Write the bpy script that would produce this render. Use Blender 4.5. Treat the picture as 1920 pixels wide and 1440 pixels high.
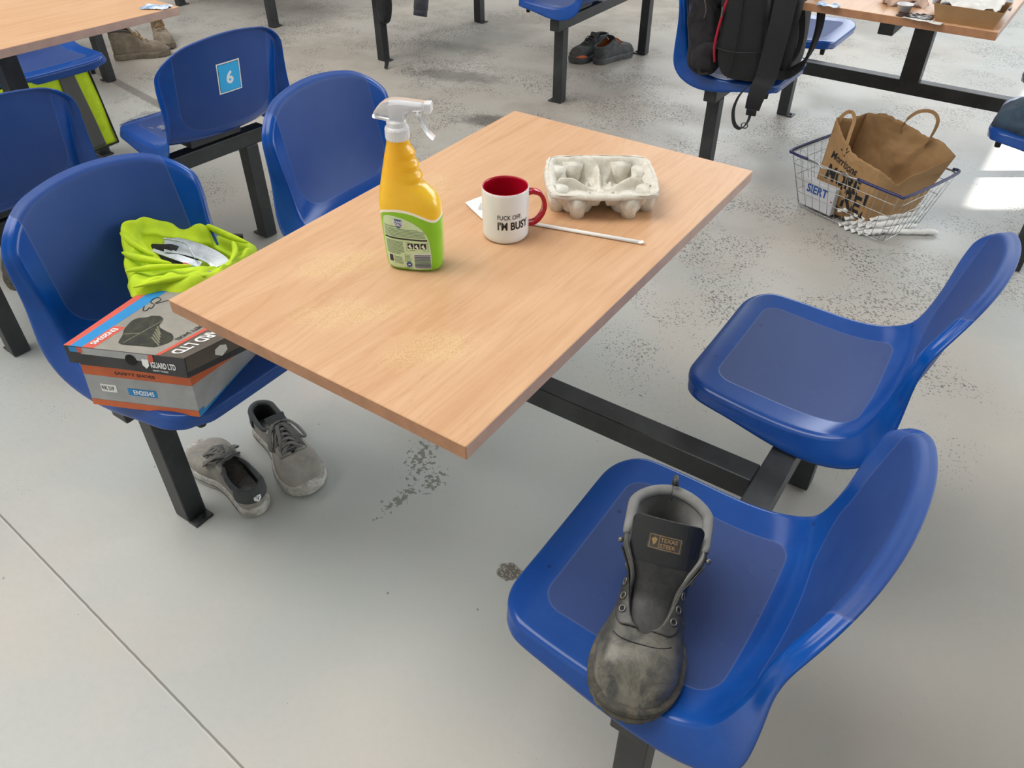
import bpy, bmesh, math, random
from mathutils import Vector, Matrix, Euler, noise
from math import sin, cos, pi, sqrt, radians, atan2

for o in list(bpy.data.objects):
    bpy.data.objects.remove(o)
SC = bpy.context.scene
COL = SC.collection

# ------------------------------------------------------------------ camera
CAM = Vector((0.757059, -1.056969, 1.439314))
YAW, PITCH, ROLL, FPX = 0.601582, 0.693878, -0.001721, 1472.57
def cam_axes():
    cy, sy, cp, sp = cos(YAW), sin(YAW), cos(PITCH), sin(PITCH)
    f = Vector((-sy*cp, cy*cp, -sp)); r = Vector((cy, sy, 0)); u = r.cross(f)
    cr, sr = cos(ROLL), sin(ROLL)
    return r*cr+u*sr, -r*sr+u*cr, f
_r, _u, _f = cam_axes()
cd = bpy.data.cameras.new('camera'); cam = bpy.data.objects.new('camera', cd); COL.objects.link(cam)
M = Matrix((( _r.x, _u.x, -_f.x, CAM.x), (_r.y, _u.y, -_f.y, CAM.y), (_r.z, _u.z, -_f.z, CAM.z), (0, 0, 0, 1)))
cam.matrix_world = M
cd.sensor_width = 36; cd.lens = FPX/1920*36; cd.clip_start = 0.05; cd.clip_end = 100
SC.camera = cam

# ------------------------------------------------------------------ world, lamps, exposure
SC.view_settings.view_transform = 'Standard'
SC.view_settings.look = 'None'
SC.view_settings.gamma = 1.0
SC.view_settings.use_curve_mapping = False
SC.view_settings.exposure = -0.50
w = bpy.data.worlds.new('world'); SC.world = w; w.use_nodes = True
bg = w.node_tree.nodes['Background']; bg.inputs[0].default_value = (0.80, 0.90, 1.0, 1); bg.inputs[1].default_value = 0.6

def area(name, loc, target, sx, sy, power, col=(1, 1, 1), spread=180):
    l = bpy.data.lights.new(name, 'AREA'); l.shape = 'RECTANGLE'; l.size = sx; l.size_y = sy
    l.energy = power; l.color = col; l.spread = radians(spread)
    o = bpy.data.objects.new(name, l); COL.objects.link(o)
    o.location = loc
    d = Vector(target)-Vector(loc)
    o.rotation_euler = d.to_track_quat('-Z', 'Y').to_euler()
    return o
# daylight through the big openings: beyond the right-hand tables, and at the far end
area('window_daylight_right', (5.6, 4.6, 1.9), (0.2, 1.0, 0.5), 5.0, 2.6, 330, (0.92, 0.97, 1.0))
area('window_daylight_far', (0.5, 9.4, 3.6), (0.2, 3.0, 0.0), 9.0, 3.2, 600, (0.88, 0.94, 1.0))
# unseen fill lamps added under the ceiling for soft ambient light
area('overhead_fill_near', (-3.0, -2.0, 6.2), (-2.0, -1.6, 0), 3.0, 7.0, 560, (1.0, 0.97, 0.94))
area('overhead_fill_left', (-5.0, 2.5, 6.6), (-5.0, 2.5, 0), 2.5, 9.0, 230, (1.0, 0.97, 0.94))
sun = bpy.data.lights.new('sun', 'SUN'); sun.energy = 26.0; sun.angle = radians(0.35); sun.color = (1.0, 0.97, 0.92)
so = bpy.data.objects.new('sun', sun); COL.objects.link(so)
SUN_DIR = Vector((0.824, 0.566, 1.0)).normalized()
so.rotation_euler = (-SUN_DIR).to_track_quat('-Z', 'Y').to_euler(); so.location = (6, 6, 9)

# ------------------------------------------------------------------ helpers
def srgb(r, g, b):
    def f(c):
        c /= 255.0
        return c/12.92 if c <= 0.04045 else ((c+0.055)/1.055)**2.4
    return (f(r), f(g), f(b), 1)

class NT:
    """small node-tree writer"""
    def __init__(s, name):
        s.m = bpy.data.materials.new(name); s.m.use_nodes = True
        s.t = s.m.node_tree; s.b = s.t.nodes['Principled BSDF']; s._tc = None
    def n(s, typ, **kw):
        x = s.t.nodes.new(typ)
        for k, v in kw.items(): setattr(x, k, v)
        return x
    def link(s, a, b): s.t.links.new(a, b)
    def tc(s, out='Object'):
        if s._tc is None: s._tc = s.n('ShaderNodeTexCoord')
        return s._tc.outputs[out]
    def mapping(s, src, scale=(1, 1, 1), loc=(0, 0, 0), rot=(0, 0, 0)):
        x = s.n('ShaderNodeMapping'); s.link(src, x.inputs[0])
        x.inputs['Scale'].default_value = scale; x.inputs['Location'].default_value = loc; x.inputs['Rotation'].default_value = rot
        return x.outputs[0]
    def noise(s, src, scale, detail=3, rough=0.55, dist=0.0):
        x = s.n('ShaderNodeTexNoise'); s.link(src, x.inputs['Vector'])
        x.inputs['Scale'].default_value = scale; x.inputs['Detail'].default_value = detail
        x.inputs['Roughness'].default_value = rough; x.inputs['Distortion'].default_value = dist
        return x.outputs['Fac']
    def vor(s, src, scale, feature='F1', rnd=1.0, out='Distance'):
        x = s.n('ShaderNodeTexVoronoi', feature=feature); s.link(src, x.inputs['Vector'])
        x.inputs['Scale'].default_value = scale; x.inputs['Randomness'].default_value = rnd
        return x.outputs[out]
    def math(s, op, a, b=None, c=None, clamp=False):
        x = s.n('ShaderNodeMath', operation=op, use_clamp=clamp)
        for i, v in enumerate((a, b, c)):
            if v is None: continue
            if isinstance(v, (int, float)): x.inputs[i].default_value = v
            else: s.link(v, x.inputs[i])
        return x.outputs[0]
    def ramp(s, src, lo, hi, smooth=True):
        """0 below lo, 1 above hi (lo may be > hi for a falling ramp)"""
        x = s.n('ShaderNodeMapRange'); x.interpolation_type = 'SMOOTHSTEP' if smooth else 'LINEAR'
        s.link(src, x.inputs[0])
        if lo <= hi:
            x.inputs[1].default_value = lo; x.inputs[2].default_value = hi; x.inputs[3].default_value = 0; x.inputs[4].default_value = 1
        else:
            x.inputs[1].default_value = hi; x.inputs[2].default_value = lo; x.inputs[3].default_value = 1; x.inputs[4].default_value = 0
        return x.outputs[0]
    def mix(s, fac, a, b):
        x = s.n('ShaderNodeMix', data_type='RGBA')
        for i, v in ((0, fac), (6, a), (7, b)):
            if isinstance(v, (int, float)): x.inputs[i].default_value = v
            elif isinstance(v, tuple): x.inputs[i].default_value = v
            else: s.link(v, x.inputs[i])
        return x.outputs[2]
    def sep(s, src):
        x = s.n('ShaderNodeSeparateXYZ'); s.link(src, x.inputs[0]); return x.outputs
    def blob(s, src, cx, cy, rx, ry=None, rot=0.0):
        """distance in units of the radius from a centre in the x,y plane"""
        ry = ry or rx
        m = s.mapping(src, (1, 1, 0))
        x = s.n('ShaderNodeVectorMath', operation='SUBTRACT'); s.link(m, x.inputs[0]); x.inputs[1].default_value = (cx, cy, 0)
        v = s.mapping(x.outputs[0], (1, 1, 1), (0, 0, 0), (0, 0, -rot))
        v = s.mapping(v, (1/rx, 1/ry, 1))
        l = s.n('ShaderNodeVectorMath', operation='LENGTH'); s.link(v, l.inputs[0])
        return l.outputs['Value']
    def base(s, c):
        if isinstance(c, tuple): s.b.inputs['Base Color'].default_value = c
        else: s.link(c, s.b.inputs['Base Color'])
    def set(s, **kw):
        for k, v in kw.items():
            k = k.replace('_', ' ')
            if isinstance(v, (int, float, tuple)): s.b.inputs[k].default_value = v
            else: s.link(v, s.b.inputs[k])
    def bump(s, h, strength=0.3, dist=0.002):
        x = s.n('ShaderNodeBump'); x.inputs['Strength'].default_value = strength; x.inputs['Distance'].default_value = dist
        s.link(h, x.inputs['Height']); s.link(x.outputs[0], s.b.inputs['Normal'])

def simple(name, col, rough=0.5, metal=0.0, var=0.0, vscale=20, bump=0.0, bscale=60, bdist=0.001, col2=None, coord='Object', spec=None):
    k = NT(name)
    if var > 0 or col2:
        f = k.noise(k.tc(coord), vscale, 4, 0.6)
        f = k.ramp(f, 0.3, 0.7)
        c2 = col2 or tuple(min(1, c*(1-var)) for c in col[:3])+(1,)
        k.base(k.mix(f, col, c2))
    else: k.base(col)
    k.set(Roughness=rough, Metallic=metal)
    if spec is not None: k.set(Specular_IOR_Level=spec)
    if bump > 0: k.bump(k.noise(k.tc(coord), bscale, 4, 0.6), bump, bdist)
    return k.m

def link(o, parent=None):
    COL.objects.link(o)
    if parent: o.parent = parent
    return o
def mesh(name, V, F, mat=None, parent=None, smooth=True, uv=None, loc=None, rot=None):
    me = bpy.data.meshes.new(name); me.from_pydata([tuple(v) for v in V], [], F); me.validate(); me.update()
    if smooth: me.shade_smooth()
    if uv:
        L = me.uv_layers.new(name='UVMap')
        for lp in me.loops: L.data[lp.index].uv = uv[lp.vertex_index]
    if mat:
        for m_ in (mat if isinstance(mat, (list, tuple)) else [mat]): me.materials.append(m_)
    o = bpy.data.objects.new(name, me); link(o, parent)
    if loc is not None: o.location = loc
    if rot is not None: o.rotation_euler = rot
    return o
def from_bm(name, bm, mat=None, parent=None, smooth=False, loc=None, rot=None):
    me = bpy.data.meshes.new(name); bm.to_mesh(me); bm.free()
    if smooth: me.shade_smooth()
    if mat:
        for m_ in (mat if isinstance(mat, (list, tuple)) else [mat]): me.materials.append(m_)
    o = bpy.data.objects.new(name, me); link(o, parent)
    if loc is not None: o.location = loc
    if rot is not None: o.rotation_euler = rot
    return o
def bm_box(bm, c, s, rot=None, bev=0.0, seg=2):
    r = bmesh.ops.create_cube(bm, size=1.0)
    vs = r['verts']
    bmesh.ops.scale(bm, vec=s, verts=vs)
    if bev > 0:
        es = list({e for v in vs for e in v.link_edges})
        q = bmesh.ops.bevel(bm, geom=es, offset=bev, segments=seg, affect='EDGES', profile=0.5)
        vs = [v for v in q['verts']]
        vs = list(set(vs))
    if rot is not None: bmesh.ops.rotate(bm, cent=(0, 0, 0), matrix=Euler(rot).to_matrix(), verts=vs)
    bmesh.ops.translate(bm, vec=c, verts=vs)
def box(name, c, s, mat, parent=None, bev=0.0, rot=None, seg=2):
    """box with its origin at its own centre"""
    bm = bmesh.new(); bm_box(bm, (0, 0, 0), s, None, bev, seg)
    return from_bm(name, bm, mat, parent, loc=c, rot=rot)
def subsurf(o, n=1):
    m = o.modifiers.new('Subdivision', 'SUBSURF'); m.levels = n; m.render_levels = n; return o
def solid(o, t, off=-1):
    m = o.modifiers.new('Solidify', 'SOLIDIFY'); m.thickness = t; m.offset = off; return o
def catmull(P, n=8, closed=False):
    P = [Vector(p) for p in P]; out = []
    N = len(P); rng = range(N if closed else N-1)
    for i in rng:
        if closed: a, b, c, d = P[(i-1) % N], P[i], P[(i+1) % N], P[(i+2) % N]
        else: a, b, c, d = P[max(i-1, 0)], P[i], P[i+1], P[min(i+2, N-1)]
        for k in range(n):
            t = k/n
            out.append(0.5*((2*b)+(c-a)*t+(2*a-5*b+4*c-d)*t*t+(3*b-a-3*c+d)*t**3))
    if not closed: out.append(P[-1])
    return out
def tube_vf(P, r, n=8, closed=False, cap=True, rfun=None):
    P = [Vector(p) for p in P]; V = []; F = []
    N = len(P)
    up = Vector((0, 0, 1)); prev = None
    for i, p in enumerate(P):
        if closed: t = (P[(i+1) % N]-P[i-1])
        else: t = (P[min(i+1, N-1)]-P[max(i-1, 0)])
        if t.length < 1e-9: t = Vector((1, 0, 0))
        t.normalize()
        if prev is None:
            a = t.cross(up)
            if a.length < 0.1: a = t.cross(Vector((1, 0, 0)))
            a.normalize()
        else:
            a = prev-t*prev.dot(t)
            if a.length < 1e-6: a = t.cross(up)
            a.normalize()
        prev = a; b = t.cross(a)
        rr = r if rfun is None else rfun(i/(N-1))*r
        for k in range(n):
            th = 2*pi*k/n
            V.append(p+(a*cos(th)+b*sin(th))*rr)
    segs = N if closed else N-1
    for i in range(segs):
        j = (i+1) % N
        for k in range(n):
            F.append((i*n+k, i*n+(k+1) % n, j*n+(k+1) % n, j*n+k))
    if cap and not closed:
        F.append(tuple(range(n-1, -1, -1))); F.append(tuple((N-1)*n+k for k in range(n)))
    return V, F
def tube(name, P, r, mat, parent=None, n=8, closed=False, rfun=None):
    V, F = tube_vf(P, r, n, closed, True, rfun); return mesh(name, V, F, mat, parent)
def multi(name, parts, mat, parent=None, smooth=True):
    """join several (V,F) lists into ONE mesh object"""
    V = []; F = []
    for v, f in parts:
        k = len(V); V += list(v); F += [tuple(i+k for i in q) for q in f]
    return mesh(name, V, F, mat, parent, smooth)
def ribbon_vf(P, wdir, w, th):
    """flat strap along P; wdir = function(i/N)->Vector or a Vector"""
    P = [Vector(p) for p in P]; V = []; F = []; N = len(P)
    for i, p in enumerate(P):
        t = (P[min(i+1, N-1)]-P[max(i-1, 0)]).normalized()
        wd = Vector(wdir(i/(N-1)) if callable(wdir) else wdir)
        wd = (wd-t*wd.dot(t)).normalized(); nn = t.cross(wd)
        ww = w(i/(N-1)) if callable(w) else w
        for a, b in ((-1, -1), (1, -1), (1, 1), (-1, 1)):
            V.append(p+wd*(a*ww/2)+nn*(b*th/2))
    for i in range(N-1):
        for k in range(4):
            F.append((i*4+k, i*4+(k+1) % 4, (i+1)*4+(k+1) % 4, (i+1)*4+k))
    F.append((3, 2, 1, 0)); F.append(tuple((N-1)*4+k for k in range(4)))
    return V, F
def ribbon(name, P, wdir, w, th, mat, parent=None, smooth=False):
    V, F = ribbon_vf(P, wdir, w, th); return mesh(name, V, F, mat, parent, smooth)
def lathe_vf(prof, n=48, cx=0, cy=0):
    V = []; F = []
    for r, z in prof:
        for k in range(n):
            a = 2*pi*k/n; V.append((cx+r*cos(a), cy+r*sin(a), z))
    for i in range(len(prof)-1):
        for k in range(n):
            F.append((i*n+k, i*n+(k+1) % n, (i+1)*n+(k+1) % n, (i+1)*n+k))
    return V, F
def interp(tab, x):
    if x <= tab[0][0]: return tab[0][1]
    for (a, va), (b, vb) in zip(tab, tab[1:]):
        if x <= b:
            t = (x-a)/(b-a); return va+(vb-va)*t
    return tab[-1][1]
def sinterp(tab, x):
    """smooth (cubic Hermite) table interpolation"""
    n = len(tab)
    if x <= tab[0][0]: return tab[0][1]
    if x >= tab[-1][0]: return tab[-1][1]
    for i in range(n-1):
        a, va = tab[i]; b, vb = tab[i+1]
        if x <= b:
            h = b-a; t = (x-a)/h
            ma = (vb-tab[i-1][1])/(b-tab[i-1][0]) if i > 0 else (vb-va)/h
            mb = (tab[i+2][1]-va)/(tab[i+2][0]-a) if i < n-2 else (vb-va)/h
            t2, t3 = t*t, t*t*t
            return (2*t3-3*t2+1)*va+(t3-2*t2+t)*h*ma+(-2*t3+3*t2)*vb+(t3-t2)*h*mb

def tag(o, label=None, cat=None, group=None, kind=None):
    if label: o['label'] = label
    if cat: o['category'] = cat
    if group: o['group'] = group
    if kind: o['kind'] = kind
    return o
def empty(name, loc=(0, 0, 0), rz=0.0, label=None, cat=None, group=None, rot=None):
    o = bpy.data.objects.new(name, None); COL.objects.link(o); o.empty_display_size = 0.1
    o.location = loc; o.rotation_euler = rot if rot else (0, 0, rz)
    return tag(o, label, cat, group)
def copy_tree(o, parent=None):
    c = o.copy(); COL.objects.link(c); c.parent = parent
    for ch in [x for x in o.children]: copy_tree(ch, c)
    return c

_tcache = {}
def text_vf(txt, size=1.0, bold=0.0, align='LEFT', shear=0.0, res=3, sx=1.0, space=1.0):
    """lettering as flat 2-D outline mesh: list of (x,y), faces"""
    key = (txt, size, bold, align, shear, res, sx, space)
    if key in _tcache: return _tcache[key]
    c = bpy.data.curves.new('t', 'FONT'); c.body = txt; c.size = size; c.offset = bold*size; c.align_x = align
    c.shear = shear; c.resolution_u = res; c.space_character = space
    o = bpy.data.objects.new('t', c); COL.objects.link(o)
    dg = bpy.context.evaluated_depsgraph_get(); dg.update()
    me = bpy.data.meshes.new_from_object(o.evaluated_get(dg))
    V = [(v.co.x*sx, v.co.y) for v in me.vertices]; F = [tuple(p.vertices) for p in me.polygons]
    bpy.data.objects.remove(o); bpy.data.curves.remove(c); bpy.data.meshes.remove(me)
    _tcache[key] = (V, F); return V, F
def rect_vf(x0, y0, x1, y1, nx=1, ny=1):
    V = []; F = []
    for j in range(ny+1):
        for i in range(nx+1): V.append((x0+(x1-x0)*i/nx, y0+(y1-y0)*j/ny))
    for j in range(ny):
        for i in range(nx):
            a = j*(nx+1)+i; F.append((a, a+1, a+nx+2, a+nx+1))
    return V, F
def poly_vf(P): return [tuple(p) for p in P], [tuple(range(len(P)))]
def place2(vf, dx, dy, ang=0.0):
    V, F = vf; c, s = cos(ang), sin(ang)
    return [(x*c-y*s+dx, x*s+y*c+dy) for x, y in V], F
def decal(name, vfs, fmap, mat, parent=None):
    """print lying on a surface: 2-D shapes carried there by fmap(u,v)->point"""
    V = []; F = []
    for v, f in vfs:
        k = len(V); V += [fmap(x, y) for x, y in v]; F += [tuple(i+k for i in q) for q in f]
    return mesh(name, V, F, mat, parent, smooth=False)
# ------------------------------------------------------------------ materials
def floor_material():
    k = NT('painted_concrete'); c = k.tc('Object')
    big = k.noise(c, 0.9, 4, 0.6); mid = k.noise(c, 4.0, 5, 0.6, 0.6); fine = k.noise(c, 60, 4, 0.7)
    col = k.mix(k.ramp(big, 0.35, 0.65), srgb(174, 178, 176), srgb(186, 180, 172))
    col = k.mix(k.math('MULTIPLY', k.ramp(mid, 0.50, 0.75), 0.35), col, srgb(190, 188, 184))
    col = k.mix(k.math('MULTIPLY', k.ramp(fine, 0.35, 0.75), 0.07), col, srgb(120, 118, 114))
    x, y, z = k.sep(c)
    col = k.mix(k.math('MULTIPLY', k.ramp(k.math('ADD', k.blob(c, -.10, -.25, .75, .5, .4), k.math('MULTIPLY', mid, .5)), 1.5, .5), 0.55), col, srgb(168, 178, 176))
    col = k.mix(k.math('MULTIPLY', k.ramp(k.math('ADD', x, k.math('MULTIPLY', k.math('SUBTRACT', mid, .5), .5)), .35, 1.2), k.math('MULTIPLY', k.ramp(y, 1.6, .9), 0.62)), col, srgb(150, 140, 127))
    # worn aisle behind the first table: dirty grey-brown patches
    far = k.ramp(y, 0.55, 1.7)
    left = k.ramp(x, 0.6, -1.2)
    dirt = k.math('MULTIPLY', k.math('MULTIPLY', k.ramp(k.noise(c, 1.5, 4, 0.6, 0.1), 0.40, 0.66), far), 0.62)
    dirt = k.math('MULTIPLY', dirt, k.math('ADD', 0.25, k.math('MULTIPLY', left, 0.75)))
    col = k.mix(dirt, col, srgb(108, 101, 92))
    col = k.mix(k.math('MULTIPLY', k.math('MULTIPLY', far, left), 0.45), col, srgb(176, 166, 153))
    # dark scuff patches
    for cx, cy, rx, ry, rt, am in ((-1.42, 1.95, .24, .10, .5, .75), (-1.95, 2.35, .36, .13, .3, .6), (-2.8, 1.0, .10, .14, 0, .6), (-2.3, 2.75, .4, .12, .2, .35)):
        d = k.blob(c, cx, cy, rx, ry, rt)
        d = k.math('ADD', d, k.math('MULTIPLY', k.math('SUBTRACT', k.noise(c, 14, 5, 0.7), 0.5), 1.6))
        col = k.mix(k.math('MULTIPLY', k.ramp(d, 1.0, 0.3), am), col, srgb(86, 82, 77))
    # chips in the paint: short dark ticks, dense in the aisle, rare near the camera
    cm = k.mapping(c, (1, 1, 0), (0, 0, 0), (0, 0, 0.5))
    warp = k.n('ShaderNodeVectorMath', operation='ADD'); k.link(cm, warp.inputs[0])
    nz = k.n('ShaderNodeTexNoise'); nz.inputs['Scale'].default_value = 30; k.link(c, nz.inputs['Vector'])
    sc = k.n('ShaderNodeVectorMath', operation='SCALE'); k.link(nz.outputs['Color'], sc.inputs[0]); sc.inputs['Scale'].default_value = 0.018
    k.link(sc.outputs[0], warp.inputs[1])
    wv = warp.outputs[0]
    dens = k.ramp(k.noise(c, 2.6, 4, 0.6), 0.34, 0.60)
    area_m = k.math('MAXIMUM', k.ramp(y, 0.15, 0.9), k.math('MULTIPLY', k.ramp(x, -.6, -1.2), 0.35))
    dens = k.math('MULTIPLY', k.math('MULTIPLY', dens, area_m), k.math('ADD', 0.25, k.math('MULTIPLY', k.ramp(k.math('SUBTRACT', x, k.math('MULTIPLY', y, 0.5)), 0.75, 0.25), 0.75)))
    v1 = k.vor(k.mapping(wv, (52, 92, 1)), 1.0); v2 = k.vor(k.mapping(wv, (90, 140, 1), (3, 7, 0)), 1.0)
    thr1 = k.math('MULTIPLY', dens, 0.29); thr2 = k.math('MULTIPLY', dens, 0.34)
    chip = k.math('MAXIMUM', k.math('LESS_THAN', v1, thr1), k.math('LESS_THAN', v2, thr2))
    v3 = k.vor(k.mapping(wv, (11, 16, 1), (1.3, .7, 0)), 1.0)
    chip = k.math('MAXIMUM', chip, k.math('LESS_THAN', v3, 0.030))
    v4 = k.vor(k.mapping(wv, (30, 36, 1), (5, 2, 0)), 1.0)
    chip = k.math('MAXIMUM', chip, k.math('LESS_THAN', v4, 0.024))
    col = k.mix(k.math('MULTIPLY', chip, 0.70), col, srgb(66, 62, 58))
    # bare wet-looking spots under the table edge
    wet = None
    for cx, cy, rx, ry, rt in ((-.245, -.01, .035, .085, .45), (-.175, -.055, .03, .045, 0), (-.20, -.14, .022, .07, -.1)):
        d = k.blob(c, cx, cy, rx, ry, rt)
        d = k.math('ADD', d, k.math('MULTIPLY', k.math('SUBTRACT', k.noise(c, 75, 3, 0.6), 0.5), 6.0))
        m_ = k.ramp(d, 0.55, 0.35); wet = m_ if wet is None else k.math('MAXIMUM', wet, m_)
    col = k.mix(k.math('MULTIPLY', wet, 0.62), col, srgb(92, 88, 74))
    # dried bubbled spill
    d = k.blob(c, .143, -.172, .032, .026, 0.3)
    d = k.math('ADD', d, k.math('MULTIPLY', k.math('SUBTRACT', k.noise(c, 50, 3), 0.5), 0.9))
    sp = k.math('MULTIPLY', k.ramp(d, 1.0, 0.8), k.math('ADD', 0.35, k.math('MULTIPLY', k.ramp(k.vor(c, 190), 0.25, 0.5), 0.5)))
    col = k.mix(sp, col, srgb(72, 62, 46))
    # joints
    def line(x0, y0, x1, y1, wd, lo=-1e3, hi=1e3):
        L = sqrt((x1-x0)**2+(y1-y0)**2); nx, ny = -(y1-y0)/L, (x1-x0)/L
        dd = k.math('ADD', k.math('MULTIPLY', x, nx), k.math('MULTIPLY', y, ny))
        dd = k.math('ABSOLUTE', k.math('ADD', k.math('SUBTRACT', dd, x0*nx+y0*ny), k.math('MULTIPLY', k.math('SUBTRACT', k.noise(c, 40, 2), 0.5), 0.0016)))
        m_ = k.ramp(dd, wd*0.62, wd*0.45)
        m_ = k.math('MULTIPLY', m_, k.math('MULTIPLY', k.math('GREATER_THAN', x, lo), k.math('LESS_THAN', x, hi)))
        return m_
    j1 = line(-.957, -.724, -.011, -.799, .0042)
    j1b = line(-.957, -.7275, -.011, -.8025, .003)
    j2 = line(-3.26, 1.238, -2.883, 1.172, .045, -6, -2.1)
    col = k.mix(k.math('MULTIPLY', j1, 0.72), col, srgb(84, 76, 66))
    col = k.mix(k.math('MULTIPLY', j1b, 0.4), col, srgb(205, 203, 198))
    col = k.mix(k.math('MULTIPLY', j2, 0.6), col, srgb(96, 90, 84))
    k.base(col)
    r = k.math('ADD', 0.34, k.math('MULTIPLY', mid, 0.16))
    r = k.math('ADD', r, k.math('MULTIPLY', dirt, 0.5))
    r = k.math('SUBTRACT', r, k.math('MULTIPLY', wet, 0.2), clamp=True)
    k.set(Roughness=r, Specular_IOR_Level=0.55)
    h = k.math('SUBTRACT', k.math('MULTIPLY', k.noise(c, 9, 4), 0.4), k.math('ADD', k.math('MULTIPLY', chip, 0.12), j1))
    k.bump(h, 0.25, 0.0015)
    return k.m

def beech(name, wear=()):
    k = NT(name); c = k.tc('Object')
    g = k.mapping(c, (26, 1.3, 10))
    w1 = k.noise(g, 1.0, 5, 0.6, 1.1)
    w2 = k.noise(k.mapping(c, (9, 0.9, 5), (2, 1, 0)), 1.0, 3, 0.5, 1.6)
    rings = k.math('ABSOLUTE', k.math('SINE', k.math('MULTIPLY', w2, 34)))
    col = k.mix(k.ramp(w1, 0.30, 0.72), srgb(214, 172, 134), srgb(204, 158, 118))
    col = k.mix(k.math('MULTIPLY', k.ramp(rings, 0.70, 1.0), 0.13), col, srgb(176, 116, 74))
    fl = k.noise(k.mapping(c, (420, 42, 60)), 1.0, 2, 0.6)
    col = k.mix(k.math('MULTIPLY', k.ramp(fl, 0.60, 0.78), 0.30), col, srgb(160, 104, 66))
    col = k.mix(k.math('MULTIPLY', k.ramp(k.noise(c, 3.5, 3), 0.45, 0.7), 0.18), col, srgb(236, 196, 158))
    rough = 0.42
    if wear:
        wm = None
        for cx, cy, rx, ry, rt in wear:
            d = k.blob(c, cx, cy, rx, ry, rt)
            d = k.math('ADD', d, k.math('MULTIPLY', k.math('SUBTRACT', k.noise(c, 22, 4, 0.7), 0.5), 1.8))
            m_ = k.ramp(d, 1.2, 0.3); wm = m_ if wm is None else k.math('MAXIMUM', wm, m_)
        sp = k.ramp(k.noise(k.mapping(c, (520, 260, 60)), 1.0, 2, 0.7), 0.42, 0.58)
        wm = k.math('MULTIPLY', wm, k.math('MULTIPLY', sp, 0.42))
        col = k.mix(wm, col, srgb(228, 206, 150))
    k.base(col); k.set(Roughness=rough, Specular_IOR_Level=0.45)
    k.bump(k.noise(k.mapping(c, (300, 30, 60)), 1.0, 2), 0.06, 0.0006)
    return k.m

def seat_plastic():
    k = NT('blue_polypropylene'); uv = k.tc('UV'); c = k.tc('Object')
    s, t, _ = k.sep(uv)
    s = k.math('ABSOLUTE', s)
    def rrect(cs, ct, hs, ht, r):
        ds = k.math('SUBTRACT', s, hs-r)                      # symmetrical in s
        dt = k.math('SUBTRACT', k.math('ABSOLUTE', k.math('SUBTRACT', t, ct)), ht-r)
        ds = k.math('MAXIMUM', ds, 0.0); dt = k.math('MAXIMUM', dt, 0.0)
        return k.math('SUBTRACT', k.math('SQRT', k.math('ADD', k.math('MULTIPLY', ds, ds), k.math('MULTIPLY', dt, dt))), r)
    seatp = rrect(0, .200, .150, .140, .035)
    backp = rrect(0, .562, .160, .165, .075)
    pan = k.math('MINIMUM', seatp, backp)
    inside = k.ramp(pan, 0.0008, -0.0008)
    edge = k.ramp(k.math('ABSOLUTE', pan), 0.0022, 0.0006)
    is_seat = k.ramp(t, .42, .36); seat_soft = k.ramp(t, .56, .22)
    n1 = k.noise(c, 7, 4, 0.6); n2 = k.noise(c, 28, 4, 0.65)
    blue = k.mix(k.ramp(n1, 0.35, 0.7), (0.0004, 0.060, 0.315, 1), (0.0008, 0.080, 0.39, 1))
    dust = k.math('MULTIPLY', k.math('MULTIPLY', inside, is_seat), k.math('ADD', 0.38, k.math('MULTIPLY', n1, 0.42)))
    dust2 = k.math('MULTIPLY', k.math('SUBTRACT', 1.0, inside), k.math('MULTIPLY', seat_soft, k.math('MULTIPLY', n1, 0.42)))
    dust = k.math('MAXIMUM', dust, dust2)
    dustb = k.math('MULTIPLY', k.math('SUBTRACT', 1.0, is_seat), k.math('MULTIPLY', inside, k.math('ADD', 0.12, k.math('MULTIPLY', n1, 0.50))))
    dust = k.math('MAXIMUM', dust, dustb)
    blue = k.mix(dust, blue, srgb(60, 64, 86))
    rim = k.math('MULTIPLY', k.ramp(k.noise(c, 60, 5, 0.75), 0.58, 0.72), 0.14)
    blue = k.mix(rim, blue, srgb(92, 104, 158))
    spots = k.math('MULTIPLY', k.math('LESS_THAN', k.vor(c, 17), 0.07), k.math('MULTIPLY', is_seat, 0.55))
    blue = k.mix(spots, blue, srgb(20, 28, 70))
    blue = k.mix(k.math('MULTIPLY', edge, 0.25), blue, srgb(110, 122, 160))
    k.base(blue)
    k.set(Roughness=k.math('ADD', k.math('ADD', 0.20, k.math('MULTIPLY', inside, 0.20)), k.math('MULTIPLY', k.math('MULTIPLY', dust, inside), 0.3)), Specular_IOR_Level=0.36)
    h = k.math('SUBTRACT', k.math('MULTIPLY', k.math('MULTIPLY', inside, k.noise(c, 900, 2)), 0.15), k.math('MULTIPLY', inside, 0.5))
    k.bump(h, 0.35, 0.0012)
    return k.m

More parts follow.
